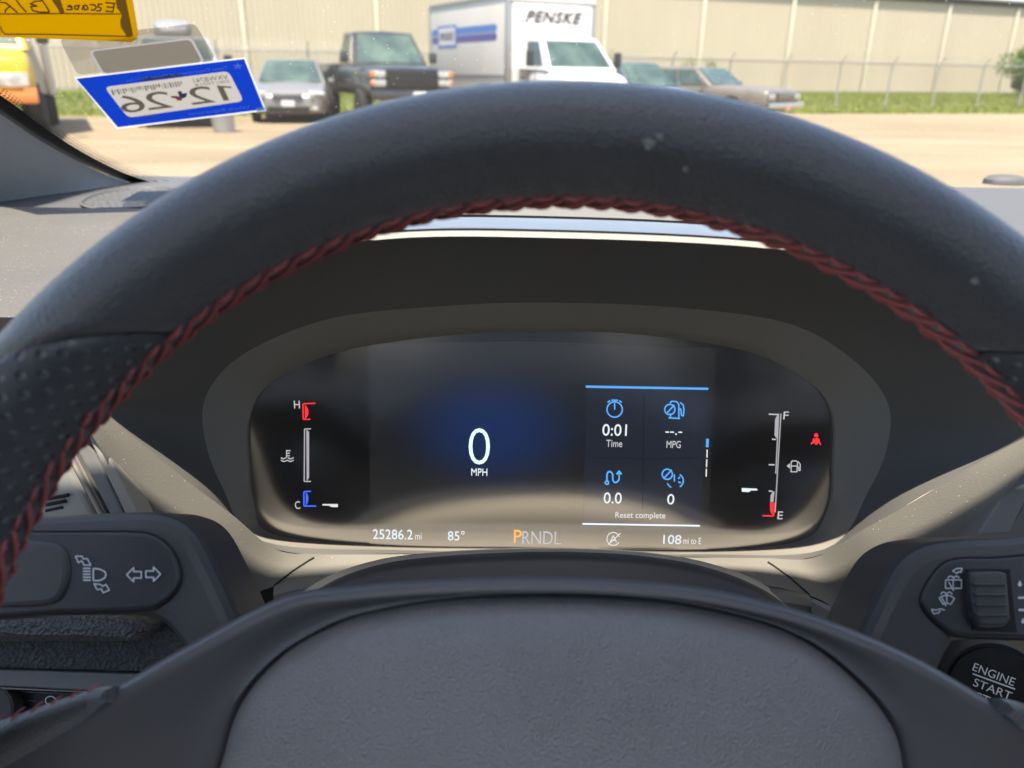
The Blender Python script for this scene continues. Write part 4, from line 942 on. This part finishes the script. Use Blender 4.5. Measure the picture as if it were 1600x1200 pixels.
ic('icon', [[(1044, 652), (1062, 653)], [(1047, 651), (1047, 645)], [(1060, 652), (1060, 631), (1057, 627), (1049, 626), (1046, 629)], arc(1046, 639, 8, 0, 360, 20), [(1040, 646), (1053, 632)], [(1060, 638), (1063, 638), (1064, 648), (1067, 649), (1068, 640), (1067, 632), (1062, 628)]], 2, 'glow_blue', pan)
ic('icon', [arc(948, 753, 2.6, 0, 360, 12), [(948, 750), (948, 740), (950, 736), (954, 736), (957, 740), (957, 749), (960, 753), (964, 752), (967, 748), (967, 736)], [(963, 740), (967, 735), (971, 740)]], 2.3, 'glow_blue', pan)
ic('icon', [arc(1042, 740, 8, 0, 360, 20), [(1036, 747), (1049, 733)], arc(1056, 750, 11, -60, 60), arc(1052, 751, 10, 200, 245), [(1053, 740), (1053, 751)], [(1062, 744), (1059, 747)], [(1063, 753), (1059, 752)]], 2, 'glow_blue', pan)
ic('divider', [[(1006, 617), (1004, 795)]], 1, 'lens_black', pan); ic('divider', [[(925, 715), (1090, 715)]], 1, 'lens_black', pan)
# temperature gauge
tg = ic('temperature_gauge', [[(476, 670), (475.5, 752)]], 1.6, 'glow_bar', clu, [[(479, 671), (483, 675), (483, 746), (479.5, 752)]])
ic('gauge_tick', [[(476, 670), (486, 670)], [(476, 752), (486, 752)]], 1.2, 'glow_soft', tg)
ic('gauge_hot_end', [[(473.5, 631), (474, 655)], [(474, 630.5), (493, 630)], [(474, 655), (485, 655)]], 1.8, 'glow_red', tg, [[(476.5, 632), (480, 636), (482, 641), (482, 647), (480, 651), (476.5, 655)]])
ic('gauge_cold_end', [[(475, 768), (475, 790)], [(475, 790.5), (494, 790.5)], [(475, 768), (486, 767.5)]], 1.8, 'glow_deep', tg, [[(478, 769), (481, 773), (482, 779), (481, 785), (478, 790)]])
ic('icon', [[(448, 703), (448, 715)], [(448, 704), (454, 704)], [(448, 708), (453, 708)], [(448, 712), (453, 712)], [(439, 715), (443, 717), (447, 715)], [(450, 715), (454, 717), (459, 715)], [(439, 719), (444, 721), (449, 719), (454, 721), (459, 719)]], 1.3, 'glow_soft', clu)
ic('pointer', [], 1, 'glow_dim', clu, [[(504, 787.5), (528, 787.5), (528, 792), (519, 792), (514, 789.5), (504, 789.5)]])
lt('H', 464, 632, 12, 'glow_soft', clu, 9); lt('C', 465, 789, 12, 'glow_soft', clu, 8); lt('F', 1228, 649, 12, 'glow_soft', clu, 8); lt('E', 1219, 805, 12, 'glow_soft', clu, 8)
# fuel gauge
fg = ic('fuel_gauge', [[(1220, 646), (1211, 800)], [(1216.5, 646), (1212, 740)]], 1.5, 'glow_bar', clu, [[(1215, 647), (1217, 647), (1214, 686), (1210, 680), (1211, 655)], [(1207, 768), (1210, 768), (1208, 784), (1203.5, 784), (1204, 774)]])
ic('gauge_tick', [[(1201, 647), (1215, 647.5)], [(1206, 686), (1212, 686.5)], [(1201, 726), (1210, 726)], [(1201, 767), (1207, 767.5)]], 1.8, 'glow_soft', fg)
ic('gauge_low_end', [[(1191, 805.5), (1208, 806)], [(1210.5, 785), (1208.5, 806)]], 1.8, 'glow_red', fg, [[(1203, 785), (1209, 785), (1207, 805), (1205, 802), (1203, 797)]])
ic('pointer', [], 1, 'glow_white', clu, [[(1159, 762.5), (1183, 763.5), (1183, 766), (1173, 766), (1170, 768.5), (1159, 768)]])
ic('icon', [[(1236, 737), (1236, 722), (1238, 720), (1244, 720), (1246, 722), (1245, 737), (1235, 737)], [(1236, 728), (1245, 728)], [(1246, 729), (1248, 730), (1248, 735), (1250, 735), (1250, 725), (1247, 721)]], 1.3, 'glow_soft', clu, [[(1229, 728), (1234, 724), (1234, 732)]])
ic('warning_light', [[(1267, 694), (1271, 689), (1275, 694), (1279, 689), (1282, 695)], [(1270, 692), (1277, 684)]], 2.0, 'glow_red', clu, [[p for p in arc(1275, 680, 3.3, 0, 330, 10)], [(1270, 685), (1280, 685), (1281, 692), (1269, 692)]])

# ------------------------------------------------------------------ steering wheel
WC = V((.0139, .1464, 1.0760)); WT = .4014
we, wn_ = V((0, sin(WT), cos(WT))), V((0, -cos(WT), sin(WT))); wx_ = V((1, 0, 0))
MW = Matrix(((1, 0, 0, WC.x), (0, we.y, wn_.y, WC.y), (0, we.z, wn_.z, WC.z), (0, 0, 0, 1)))
whl = thing('steering_wheel', 'black leather steering wheel with red laced stitching and airbag cover', 'steering wheel', mw=MW)
def loc(u, v, h=0.0):
    P = hit(u, v, WC + wn_ * h, wn_) - WC; return V((P.dot(wx_), P.dot(we)))
RC, DN, RA, RB = .1665, .0110, .0142, .0182
def rimpt(th, ph, da=0.0):
    r = RC + (RA + da) * cos(ph); return V((r * cos(th), r * sin(th), DN + (RB + da) * sin(ph)))
def rim_arc(name, t0, t1, da, ma, s0=0.0, s1=0.0):
    ns = max(8, int((t1 - t0) / rad(1.0))); npk = 40; vs_, fs, uv = [], [], []
    for i in range(ns + 1):
        f = i / ns; th = t0 + (t1 - t0) * f
        e_ = min(f, 1 - f) * (t1 - t0) * RC; dd = da - .0010 * max(0, 1 - e_ / .0022) ** 1.5
        for k in range(npk + 1):
            wgt = (1 - cos(2 * pi * k / npk)) / 2; th2 = th + (s0 * (1 - f) + s1 * f) * wgt
            vs_.append(rimpt(th2, 2 * pi * k / npk + pi, dd)); uv.append((th2 * RC, (k / npk) * 2 * pi * .0155))
    for i in range(ns):
        for k in range(npk): a_ = i * (npk + 1) + k; fs.append((a_, a_ + npk + 1, a_ + npk + 2, a_ + 1))
    me = bpy.data.meshes.new(name); me.from_pydata([tuple(p) for p in vs_], [], fs)
    ul = me.uv_layers.new(name='UVMap')
    for l in me.loops: ul.data[l.index].uv = uv[l.vertex_index]
    return link(name, me, ma, whl, local=True, sharp=180)
TL, TR = rad(130), rad(49)
SL = rad(15)
rim = rim_arc('rim', TR + .0004, TL - .0004, 0, 'leather', -SL, SL); rim_arc('grip', TL, rad(204), .0006, 'leather_perf', SL, 0); rim_arc('grip', rad(-24), TR, .0006, 'leather_perf', 0, -SL); rim_arc('rim', rad(204.02), rad(335.98), 0, 'leather')
# laced seam: each unit is a slanting strand over the seam and a short loop beside it
def strand(pts, r):
    qq = tube(spline(pts, 4), r, 6, taper=lambda f: .55 + .45 * sin(pi * min(1, max(0, f))) ** .5); me = bpy.data.meshes.new('stitch'); me.from_pydata([tuple(p) for p in qq[0]], [], qq[1])
    for p in me.polygons: p.use_smooth = True
    me.materials.append(MATS['thread_red']); return me
PITCH_S = .0076
m_long = strand([(-.0064, -.0036, -.0004), (-.0036, -.0024, .0007), (0, .0001, .0011), (.0036, .0024, .0007), (.0064, .0036, -.0004)], .00076)
m_loop = strand([(-.0028, .0030, -.0004), (-.0010, .0046, .0006), (.0008, .0050, .0006), (.0028, .0042, -.0004)], .00062)
m_loop2 = strand([(-.0030, -.0044, -.0004), (-.0010, -.0050, .0005), (.0012, -.0045, .0005), (.0032, -.0030, -.0003)], .00062)
PHS = rad(183)
def seam_frame(th):
    p = rimpt(th, PHS); nr = V((cos(PHS) / RA, 0, sin(PHS) / RB)).normalized(); n_ = V((nr.x * cos(th), nr.x * sin(th), nr.z)); t_ = V((sin(th), -cos(th), 0)); return p, t_, n_.cross(t_), n_
nst = int(rad(212) * .1525 / PITCH_S)
for i in range(nst):
    th = rad(-16) + i * PITCH_S / .1525; p, t_, b_, n_ = seam_frame(th + random.uniform(-.001, .001))
    M4 = Matrix(((t_.x, b_.x, n_.x, p.x), (t_.y, b_.y, n_.y, p.y), (t_.z, b_.z, n_.z, p.z), (0, 0, 0, 1)))
    for me, dth in ((m_long, 0), (m_loop, .5), (m_loop2, .2)):
        if me is m_loop2 and not (rad(5) < th < rad(175)): continue
        o = bpy.data.objects.new('stitch', me); COL.objects.link(o); o.parent = whl
        o.matrix_local = M4 @ Matrix.Rotation(random.uniform(-.06, .06), 4, 'Z') @ Matrix.Scale(random.uniform(.94, 1.05), 4)
# hub and spokes
hub_px = [(0, 1172), (130, 1100), (280, 1014), (430, 936), (530, 919), (630, 909), (750, 903), (870, 902), (985, 907), (1100, 919), (1200, 940), (1300, 970), (1450, 1035), (1600, 1121)]
HH = -.020
hub = [V((-.176, -.006))] + [loc(u, v, HH) for u, v in hub_px] + [V((.158, .003)), V((.176, -.006)), V((.176, -.042)), V((.13, -.055)), V((.085, -.085)), V((.04, -.115)), V((-.04, -.115)), V((-.085, -.085)), V((-.13, -.055)), V((-.176, -.042))]
pad_px = [(330, 1200), (360, 1110), (420, 1040), (485, 998), (560, 968), (700, 944), (870, 937), (1040, 947), (1180, 975), (1265, 1006), (1330, 1050), (1400, 1122), (1432, 1200)]
pad = [loc(u, v, HH) for u, v in pad_px] + [V((.104, -.03)), V((.09, -.055)), V((.05, -.078)), V((0, -.082)), V((-.05, -.078)), V((-.09, -.055)), V((-.104, -.03))]
HC = V((0, -.02))
def polar(poly, n=168, smooth=5):
    pp = spline([V((p.x, p.y)) for p in poly], smooth, True); out = []
    for k in range(n):
        a_ = 2 * pi * k / n; d = V((cos(a_), sin(a_))); best = 0
        for i in range(len(pp)):
            A, B = pp[i] - HC, pp[(i + 1) % len(pp)] - HC; e_ = B - A; den = d.x * e_.y - d.y * e_.x
            if abs(den) < 1e-12: continue
            t = (A.x * e_.y - A.y * e_.x) / den; s = (A.x * d.y - A.y * d.x) / den
            if t > 0 and -1e-6 <= s <= 1 + 1e-6: best = max(best, t)
        out.append(best)
    return out
def ringp(rad_, h, n=168): return [V((HC.x + r * cos(2 * pi * k / n), HC.y + r * sin(2 * pi * k / n), h if not callable(h) else h(k))) for k, r in enumerate(rad_)]
ho, po = polar(hub), polar(pad)
ins = lambda d: [r - d for r in ho]
mixr = lambda f, d=.004: [(r - d) * (1 - f) + p * f for r, p in zip(ho, po)]
rings = [ringp(ins(.022), -.062), ringp(ins(.006), -.036), ringp(ins(.0028), -.0285), ringp(ins(.0008), -.0245), ringp(ins(.002), -.0218), ringp(ins(.0045), -.0206), ringp(mixr(.12, .0045), -.0208), ringp(mixr(.3, .0045), -.0222), ringp(mixr(.5, .0045), -.0246), ringp(mixr(.7, .0045), -.0262), ringp(mixr(.88, .0045), -.0262), ringp(mixr(.97, .0045), -.0256), ringp(po, -.0268), ringp([p - .001 for p in po], -.0300)]
q = loft(rings, True, True, True); obj('hub_and_spokes', q[0], q[1], 'hub_plastic', whl, local=True, sharp=70)
prof = [(1.0, -.0300), (.997, -.0262), (.985, -.0232), (.967, -.0208), (.94, -.0186), (.90, -.0168), (.82, -.0146), (.7, -.0128), (.5, -.0112), (.25, -.0102), (.02, -.0100)]
rings = [ringp([(p - .0008) * f for p in po], h) for f, h in prof]
q = loft(rings, True, False, True); obj('airbag_cover', q[0], q[1], 'pad_grain', whl, local=True, sharp=80)
# leather wedges where the grips run on to the spokes, with their own stitches
wtop = [(-60, 1152), (0, 1131), (70, 1106), (130, 1087), (160, 1082)]; wbot = [(-60, 1262), (0, 1222), (70, 1178), (135, 1134), (172, 1096)]
for sgn in (-1, 1):
    T2 = spline([loc(u, v, -.014) for u, v in wtop], 6); B2 = spline([loc(u, v, -.024) for u, v in wbot], 6)
    EN = loc(182, 1090, -.022)
    row = lambda f, h, up=0.0: [V((-sgn * (a_.x * (1 - f) + b_.x * f), a_.y * (1 - f) + b_.y * f + up, h)) for a_, b_ in zip(T2, B2)] + [V((-sgn * EN.x, EN.y - .002, -.023))]
    q = loft([row(0, -.034, -.006), row(0, -.020, -.0004), row(0, -.0165), row(.06, -.0145), row(.2, -.0138), row(.55, -.0165), row(1, -.025)], False); obj('spoke_leather', q[0], q[1], 'leather', whl, local=True, sharp=70)
    A, B = T2[4], T2[-3]
    for k in range(6):
        c2 = A.lerp(B, (k + .3) / 6); d2 = (B - A).normalized(); o = bpy.data.objects.new('stitch', m_long); COL.objects.link(o); o.parent = whl
        t_ = V((-sgn * d2.x, d2.y, 0)); n_ = V((0, .7, .7)); b_ = n_.cross(t_).normalized(); n_ = t_.cross(b_); p = V((-sgn * c2.x, c2.y + .0002, -.0166))
        o.matrix_local = Matrix(((t_.x, b_.x, n_.x, p.x), (t_.y, b_.y, n_.y, p.y), (t_.z, b_.z, n_.z, p.z), (0, 0, 0, 1))) @ Matrix.Rotation(.2 * -sgn, 4, 'Z') @ Matrix.Scale(.42, 4)
# a pale scuff and some lint on the rim
def on_rim(u, v):
    best = None
    for i in range(0, 361):
        th = rad(20 + 140 * i / 360)
        for k in range(0, 121):
            ph = rad(30 + 160 * k / 120); P = MW @ rimpt(th, ph); d = P - CAM; z = d.dot(FW)
            du = 800 + FPX * d.dot(RT) / z - u; dv2 = 600 - FPX * d.dot(UP) / z - v; e_ = du * du + dv2 * dv2 + z * 30
            if best is None or e_ < best[0]: best = (e_, th, ph)
    return best[1], best[2]
for (u, v, s) in ((1017, 222, .0015), (1031, 213, .0010), (1009, 230, .0008), (1074, 265, .0008), (1521, 437, .0009), (112, 538, .0009)):
    th, ph = on_rim(u, v); lv = []; nn = 11
    for k in range(nn):
        a_ = 2 * pi * k / nn; r = s * random.uniform(.5, 1.15); lv.append(rimpt(th + cos(a_) * r * 1.2 / RC, ph + sin(a_) * r / .016, .00025))
    cpt = rimpt(th, ph, .0005); me = bpy.data.meshes.new('scuff'); me.from_pydata([tuple(p) for p in lv] + [tuple(cpt)], [], [(k, (k + 1) % nn, nn) for k in range(nn)])
    link('scuff', me, 'smudge', whl, smooth=True, local=True)

# ------------------------------------------------------------------ stalks
SN = V((0, -cos(rad(33)), sin(rad(33)))).normalized()
ls = thing('turn_signal_stalk', 'black turn signal stalk with white lamp symbols left of the wheel', 'stalk', at(180, 900, .22).to_tuple())
lp = at(180, 890, .222)
slab('shell', [(-90, 816), (60, 807), (200, 800), (255, 804), (298, 828), (333, 890), (372, 985), (360, 1050), (310, 1060), (275, 1004), (228, 968), (100, 964), (-90, 960)], lp, SN, .035, .0055, MATS['stalk_black'], ls, 6)
lpp = lp + SN * .0016
slab('plate_gap', [(-90, 833), (60, 832), (200, 832), (240, 838), (267, 860), (281, 893), (276, 920), (255, 942), (222, 953), (100, 957), (-90, 955)], lp + SN * .0005, SN, .004, .0002, MATS['gap_black'], ls, 6, grow=.0007)
face = slab('face_plate', [(-90, 833), (60, 832), (200, 832), (240, 838), (267, 860), (281, 893), (276, 920), (255, 942), (222, 953), (100, 957), (-90, 955)], lpp, SN, .006, .0014, MATS['stalk_plate'], ls, 6)
slab('end_knob', [(-90, 842), (0, 842), (72, 846), (99, 858), (108, 888), (100, 926), (76, 946), (0, 951), (-90, 951)], lp + SN * .0032, SN, .006, .0022, MATS['stalk_black'], ls, 6)
def mark(lines, wd, fills=(), par=face, pt=lpp, ma='icon_white', name='symbol'): return print_strokes(name, lines, wd, pt, SN, ma, par, .0005, fills)
mark([[(147, 888), (147, 907)], [(147, 888), (157, 889), (165, 893), (167, 898), (165, 903), (157, 907), (147, 907)]], 2.2)
mark([[(131, 888 + 4.6 * k), (143, 888 + 4.6 * k)] for k in range(5)], 2.2)
mark([[(119, 869), (124, 879), (129, 876), (133, 883), (143, 883), (138, 873), (131, 873), (130, 869), (119, 869)]], 1.8); mark([[(172, 922), (167, 913), (162, 916), (158, 913), (148, 912), (153, 921), (160, 920), (162, 926), (172, 922)]], 1.8)
def arrow(cx, cy_, s): return [(cx - 12 * s, cy_), (cx - 1 * s, cy_ - 11), (cx - 1 * s, cy_ - 5), (cx + 11 * s, cy_ - 5), (cx + 11 * s, cy_ + 5), (cx - 1 * s, cy_ + 5), (cx - 1 * s, cy_ + 11), (cx - 12 * s, cy_)]
mark([arrow(211, 898, 1)], 2); mark([arrow(240, 897, -1)], 2)

rs = thing('wiper_stalk', 'black wiper stalk with a ribbed thumb wheel right of the wheel', 'stalk', at(1500, 930, .22).to_tuple())
rp = at(1500, 930, .226)
slab('shell', [(1345, 1010), (1372, 945), (1405, 884), (1440, 856), (1485, 845), (1560, 841), (1720, 843), (1720, 1003), (1600, 1004), (1510, 1003), (1490, 1015), (1460, 1065), (1400, 1085), (1350, 1060)], rp, SN, .035, .0055, MATS['stalk_black'], rs, 6)
rpp = rp + SN * .0016
slab('plate_gap', [(1440, 938), (1450, 912), (1472, 884), (1498, 874), (1545, 873), (1720, 875), (1720, 1000), (1600, 998), (1500, 994), (1472, 980), (1450, 960)], rp + SN * .0005, SN, .004, .0002, MATS['gap_black'], rs, 6, grow=.0007)
rface = slab('face_plate', [(1440, 938), (1450, 912), (1472, 884), (1498, 874), (1545, 873), (1720, 875), (1720, 1000), (1600, 998), (1500, 994), (1472, 980), (1450, 960)], rpp, SN, .006, .0014, MATS['stalk_plate'], rs, 6)
slab('wheel_recess', [(1511, 889), (1579, 889), (1584, 940), (1590, 988), (1521, 986), (1516, 940)], rpp + SN * .0008, SN, .003, .0004, MATS['gap_black'], rs)
tw = slab('thumb_wheel', [(1517, 896), (1530, 893), (1565, 893), (1575, 896), (1578, 930), (1581, 968), (1572, 980), (1550, 982), (1532, 980), (1524, 968), (1519, 930)], rpp + SN * .0042, SN, .006, .0016, MATS['stalk_black'], rs)
for k in range(4):
    y_ = 911 + k * 16; x0, x1 = 1522 + k * 1.6, 1572 + k * 1.4
    slab('wheel_ridge', [(x0, y_), (x1, y_), (x1 + .5, y_ + 5), (x0 + .5, y_ + 5)], rpp + SN * .0053, SN, .002, .0005, MATS['stalk_black'], rs)
def rmark(lines, wd, fills=()): return mark(lines, wd, fills, rface, rpp)
rmark([[(1487, 892), (1494, 888), (1502, 888), (1500, 894), (1496, 893), (1494, 896), (1487, 892)]], 1.6)
rmark([[(1476, 906), (1501, 906), (1501, 919), (1476, 919), (1476, 906)], [(1481, 909), (1489, 923)], [(1488, 907), (1488, 917)], arc(1484, 904, 4, 0, 180, 8), arc(1493, 904, 4, 0, 180, 8)], 1.7)
rmark([[(1466, 934), (1472, 931), (1478, 930), (1484, 931), (1490, 935), (1484, 944), (1478, 942), (1472, 944), (1466, 934)], [(1470, 933), (1477, 947)], [(1478, 931), (1478, 941)], arc(1473, 929, 4, 0, 180, 8), arc(1482, 929, 4, 0, 180, 8)], 1.7)
rmark([[(1475, 953), (1468, 951), (1463, 953), (1454, 952), (1458, 959), (1466, 957), (1468, 953)]], 1.6)
drop = lambda x, y, s: [(x, y - 6 * s), (x + 3.2 * s, y + 1), (x + 2.4 * s, y + 3.6 * s), (x, y + 4.6 * s), (x - 2.4 * s, y + 3.6 * s), (x - 3.2 * s, y + 1)]
rmark([], 1, [drop(1592, 912, 1), drop(1602, 912, 1), [(1589, 932), (1640, 932), (1640, 935.5), (1589, 935.5)], [(1590, 951), (1640, 951), (1640, 954.5), (1590, 954.5)], drop(1597, 970, .9)])

# ------------------------------------------------------------------ things stuck to or hung by the windshield
sheer_mat('tag_yellow', (.64, .46, .006), .65, .95); mat('tag_ink', (.16, .075, .004), .7); mat('tag_line', (.33, .17, .005), .7)
sheer_mat('sticker_blue', (0.00444, 0.03108, 0.3404), .55, .999); sheer_mat('sticker_white', (0.37, 0.3515, 0.3182), .55, .999); sheer_mat('sticker_rim', (0.629, 0.6364, 0.666), .55, .999); mat('sticker_edge', (.8, .8, .82), .5); sheer_mat('ink_grey', (.26, .235, .20), .6, .999); sheer_mat('ink_sky', (.5, .8, .98), .6, .9); mat('ink_red', (.55, .13, .12), .6); mat('ink_navy', (.05, .09, .30), .6); sheer_mat('sticker_grey', (0.3108, 0.2812, 0.2294), .6, .99)
glass_mat('clear_film', (.90, .89, .87), .5, dust=.05)
SC = ws_hit(274, 146, .003); SNm = V((.211, -.453, -.866)).normalized()
stk = thing('registration_sticker', 'blue vehicle registration sticker reading 12 26 in reverse on the windshield', 'sticker', SC.to_tuple())
def card(name, px, lift, ma, parent, th=.0003, sm=0, pt=None):
    pt = pt or SC
    P2 = [hit(u, v, pt, SNm) for u, v in px]
    if sm: P2 = spline(P2, sm, True)
    F = [p + SNm * lift for p in P2]; B = [p + SNm * (lift - th) for p in P2]; k = len(F)
    return obj(name, F + B, [tuple(range(k)), tuple(range(2 * k - 1, k - 1, -1))] + [(i, (i + 1) % k, k + (i + 1) % k, k + i) for i in range(k)], MATS[ma], parent, smooth=False)
def rpoly(px, r=.08):
    """corner-rounded polygon in picture points"""
    out_ = []; n_ = len(px)
    for i in range(n_):
        p0, p1, p2 = V(px[i - 1]), V(px[i]), V(px[(i + 1) % n_]); a_ = p1 + (p0 - p1).normalized() * r; b_ = p1 + (p2 - p1).normalized() * r
        for k in range(5): t = k / 4; out_.append(tuple(a_ * (1 - t) ** 2 + p1 * 2 * t * (1 - t) + b_ * t * t))
    return out_
def band(name, outer, inner, ma, parent, lift=0.0):
    qq = loft([[hit(u, v, SC, SNm) + SNm * lift for u, v in outer], [hit(u, v, SC, SNm) + SNm * lift for u, v in inner]], True); return obj(name, qq[0], qq[1], ma, parent, smooth=False)
win = rpoly([(163, 136), (357, 111), (381, 158), (200, 184)], 9); o1 = rpoly([(119, 123), (381.5, 92), (413, 171), (184, 199)], .5); o2 = rpoly([(116, 121), (383, 89.5), (416, 173), (183, 201.5)], .5)
band('edge', o2, o1, 'sticker_rim', stk); band('border', o1, win, 'sticker_blue', stk)
lab = obj('label_window', [hit(u, v, SC, SNm) for u, v in win], [tuple(range(len(win)))], MATS['sticker_white'], stk, smooth=False)
def stext(body, u, v, hpx, wpx, ang, ma, name='print', skew=0.0, par=lab, bold=False):
    """reversed lettering: read from behind, laid on the sticker's plane along the picture direction"""
    o = hit(u, v, SC, SNm); a_ = rad(ang)
    xx = -(hit(u + cos(a_), v - sin(a_), SC, SNm) - o); yy = (hit(u - skew, v - 1, SC, SNm) - o)
    vs2, fs2 = text_mesh(body); xs_ = [p.x for p in vs2]; ys_ = [p.y for p in vs2]; w_, h_ = max(xs_) - min(xs_), max(ys_) - min(ys_); cx, cy2 = (max(xs_) + min(xs_)) / 2, (max(ys_) + min(ys_)) / 2
    P = [o + xx * ((p.x - cx) / w_ * wpx) + yy * ((p.y - cy2) / h_ * hpx) + SNm * .0012 for p in vs2]
    me = bpy.data.meshes.new(name); me.from_pydata([tuple(p) for p in P], [], fs2); return link(name, me, ma, par, smooth=False)
print_strokes('print', [], 1, SC, SNm, 'ink_grey', lab, .0012, [[(338, 131.5), (361, 133), (361, 135.5), (349, 135), (358, 154.5), (349, 155.5)]]); stext('2', 313, 147, 26, 38, 7, 'ink_grey', skew=.48); stext('2', 246, 155, 26, 40, 7, 'ink_grey', skew=.48); stext('6', 205, 160, 27, 38, 7, 'ink_grey', skew=.48)
stext('VXW8741', 329, 121, 7, 54, 7, 'ink_grey', skew=.48); stext('D81T0719', 331, 128, 4.5, 52, 7, 'sticker_grey', skew=.48); stext('HARRIS CTY', 225, 180.5, 4, 48, 7, 'sticker_grey', skew=.48)
for k in range(26):
    u = 174 + k * 4.3; v = 138.5 - k * .55; hh = random.choice((5, 8, 8, 6)); print_strokes('print', [[(u, v), (u + hh * .45, v + hh)]], random.uniform(.8, 2.6), SC, SNm, 'ink_grey', lab, .0011)
print_strokes('state_outline', [], 1, SC, SNm, 'ink_red', lab, .0011, [[(266, 148), (276, 148), (284, 150), (284, 155), (277, 155), (274, 152), (268, 151)]]); print_strokes('state_outline', [], 1, SC, SNm, 'ink_navy', lab, .0012, [[(277, 141), (283, 140), (284, 144), (292, 143), (291, 149), (285, 152), (280, 149)]])
stext('Texas Department of Motor Vehicles', 277, 114, 6, 160, 7.2, 'ink_sky', skew=.48, par=stk); stext('Vehicle Registration', 343, 171, 6, 96, 6.5, 'ink_sky', skew=.48, par=stk)
card('slot', [(219, 122), (282, 114), (284, 118.5), (221, 126)], .0006, 'ink_navy', stk)
st_c = V((371, 102)); print_strokes('star', [], 1, SC, SNm, 'ink_sky', stk, .0008, [[(st_c.x + (9 if k % 2 == 0 else 3.6) * cos(pi / 2 + k * pi / 5), st_c.y - (5.5 if k % 2 == 0 else 2.4) * sin(pi / 2 + k * pi / 5)) for k in range(10)]])
card('corner_tab', [(400, 168), (413, 166.5), (415, 171), (402, 173)], .0007, 'ink_sky', stk)
# clear sleeve with its grey patch
CC = ws_hit(230, 85, .0022)
slv = thing('clear_sleeve', 'clear plastic sleeve with a grey rectangle above the blue sticker', 'sticker sleeve', CC.to_tuple())
film = card('film', rpoly([(92, 62), (305, 38), (338, 93), (122, 119)], 10), -.0006, 'clear_film', slv, .0002, pt=CC)
def on_film(px): return [hit(u, v, CC, SNm) for u, v in px]
pin = rpoly([(143, 80.5), (297, 62), (316, 97), (163, 115.5)], 7); pout = rpoly([(139, 79), (300, 59), (320, 97.2), (159, 116.5)], 8)
q = loft([on_film(pout), on_film(pin)], True); obj('patch_edge', q[0], q[1], 'sticker_rim', slv, smooth=False)
obj('grey_patch', on_film(pin), [tuple(range(len(pin)))], MATS['sticker_grey'], slv, smooth=False)
# yellow stock tag
TN = V((.05, -.75, -.55)).normalized(); TCp = ws_hit(100, 20, .006)
tg_ = thing('stock_tag', 'yellow plastic stock tag with handwriting hanging at the upper left', 'tag', TCp.to_tuple())
def tcard(name, px, lift, ma, parent, th=.0006, n=SNm):
    F = [hit(u, v, TCp, SNm) + SNm * lift for u, v in px]; B = [p - SNm * th for p in F]; k = len(F)
    return obj(name, F + B, [tuple(range(k)), tuple(range(2 * k - 1, k - 1, -1))] + [(i, (i + 1) % k, k + (i + 1) % k, k + i) for i in range(k)], MATS[ma], parent, smooth=False)
sheetp = [(-140, -90), (60, -105), (196, -110), (204, -20), (216, 52), (213, 62), (205, 66)] + [(120, 62), (60, 60), (0, 58), (-140, 56)]
plate = tcard('sheet', sheetp, 0, 'tag_yellow', tg_)
def tst(name, lines, wd, ma, fills=()): 
    vs2, fs2 = strokes2(lines, wd); vs2 = list(vs2); fs2 = list(fs2)
    for f in fills: k = len(vs2); vs2 += [V(p) for p in f]; fs2.append(tuple(range(k, k + len(f))))
    P = [hit(p.x, p.y, TCp, SNm) + SNm * .0003 for p in vs2]; me = bpy.data.meshes.new(name); me.from_pydata([tuple(p) for p in P], [], fs2); return link(name, me, ma, plate, smooth=False)
k7 = 1 / 7.27
Z = lambda pts: [(x * k7, y * k7) for x, y in pts]
tst('frame_line', [Z([(-200, 152), (0, 155), (700, 150), (1380, 155)]), Z([(5, 290), (20, 350), (60, 385), (500, 385), (1100, 400), (1480, 412)])], 2.2, 'tag_line')
tst('frame_block', [], 1, 'tag_line', [Z([(1300, -60), (1420, -60), (1515, 410), (1440, 410), (1370, 300), (1365, 230), (1385, 160), (1330, 90)]), Z([(575, -20), (680, -20), (735, 140), (680, 145), (640, 70)])])
hand = [[(1310, 35), (1195, 25)], [(1300, 80), (1210, 75)], [(1285, 130), (1195, 122)], [(1300, 30), (1282, 130)], [(1165, 45), (1120, 40), (1110, 70), (1150, 90), (1140, 120), (1090, 118)], [(1020, 50), (1070, 50), (1095, 80), (1070, 110), (1030, 110)], [(950, 55), (985, 60), (1000, 100), (960, 110), (945, 60), (930, 110)], [(900, 50), (880, 105), (900, 60), (850, 62), (850, 98), (890, 105)], [(820, 75), (770, 72), (790, 55), (815, 70), (820, 105), (750, 105)],
        [(470, -10), (520, 60), (565, 135)], [(470, 5), (400, 10), (345, 40), (420, 65), (350, 70), (370, 115), (450, 135), (560, 135)], [(180, -10), (230, 60), (300, 135)], [(0, 20), (70, 30), (200, 140)], [(110, 70), (60, 110), (60, 140)]]
tst('handwriting', [Z(h) for h in hand], 2.3, 'tag_ink')
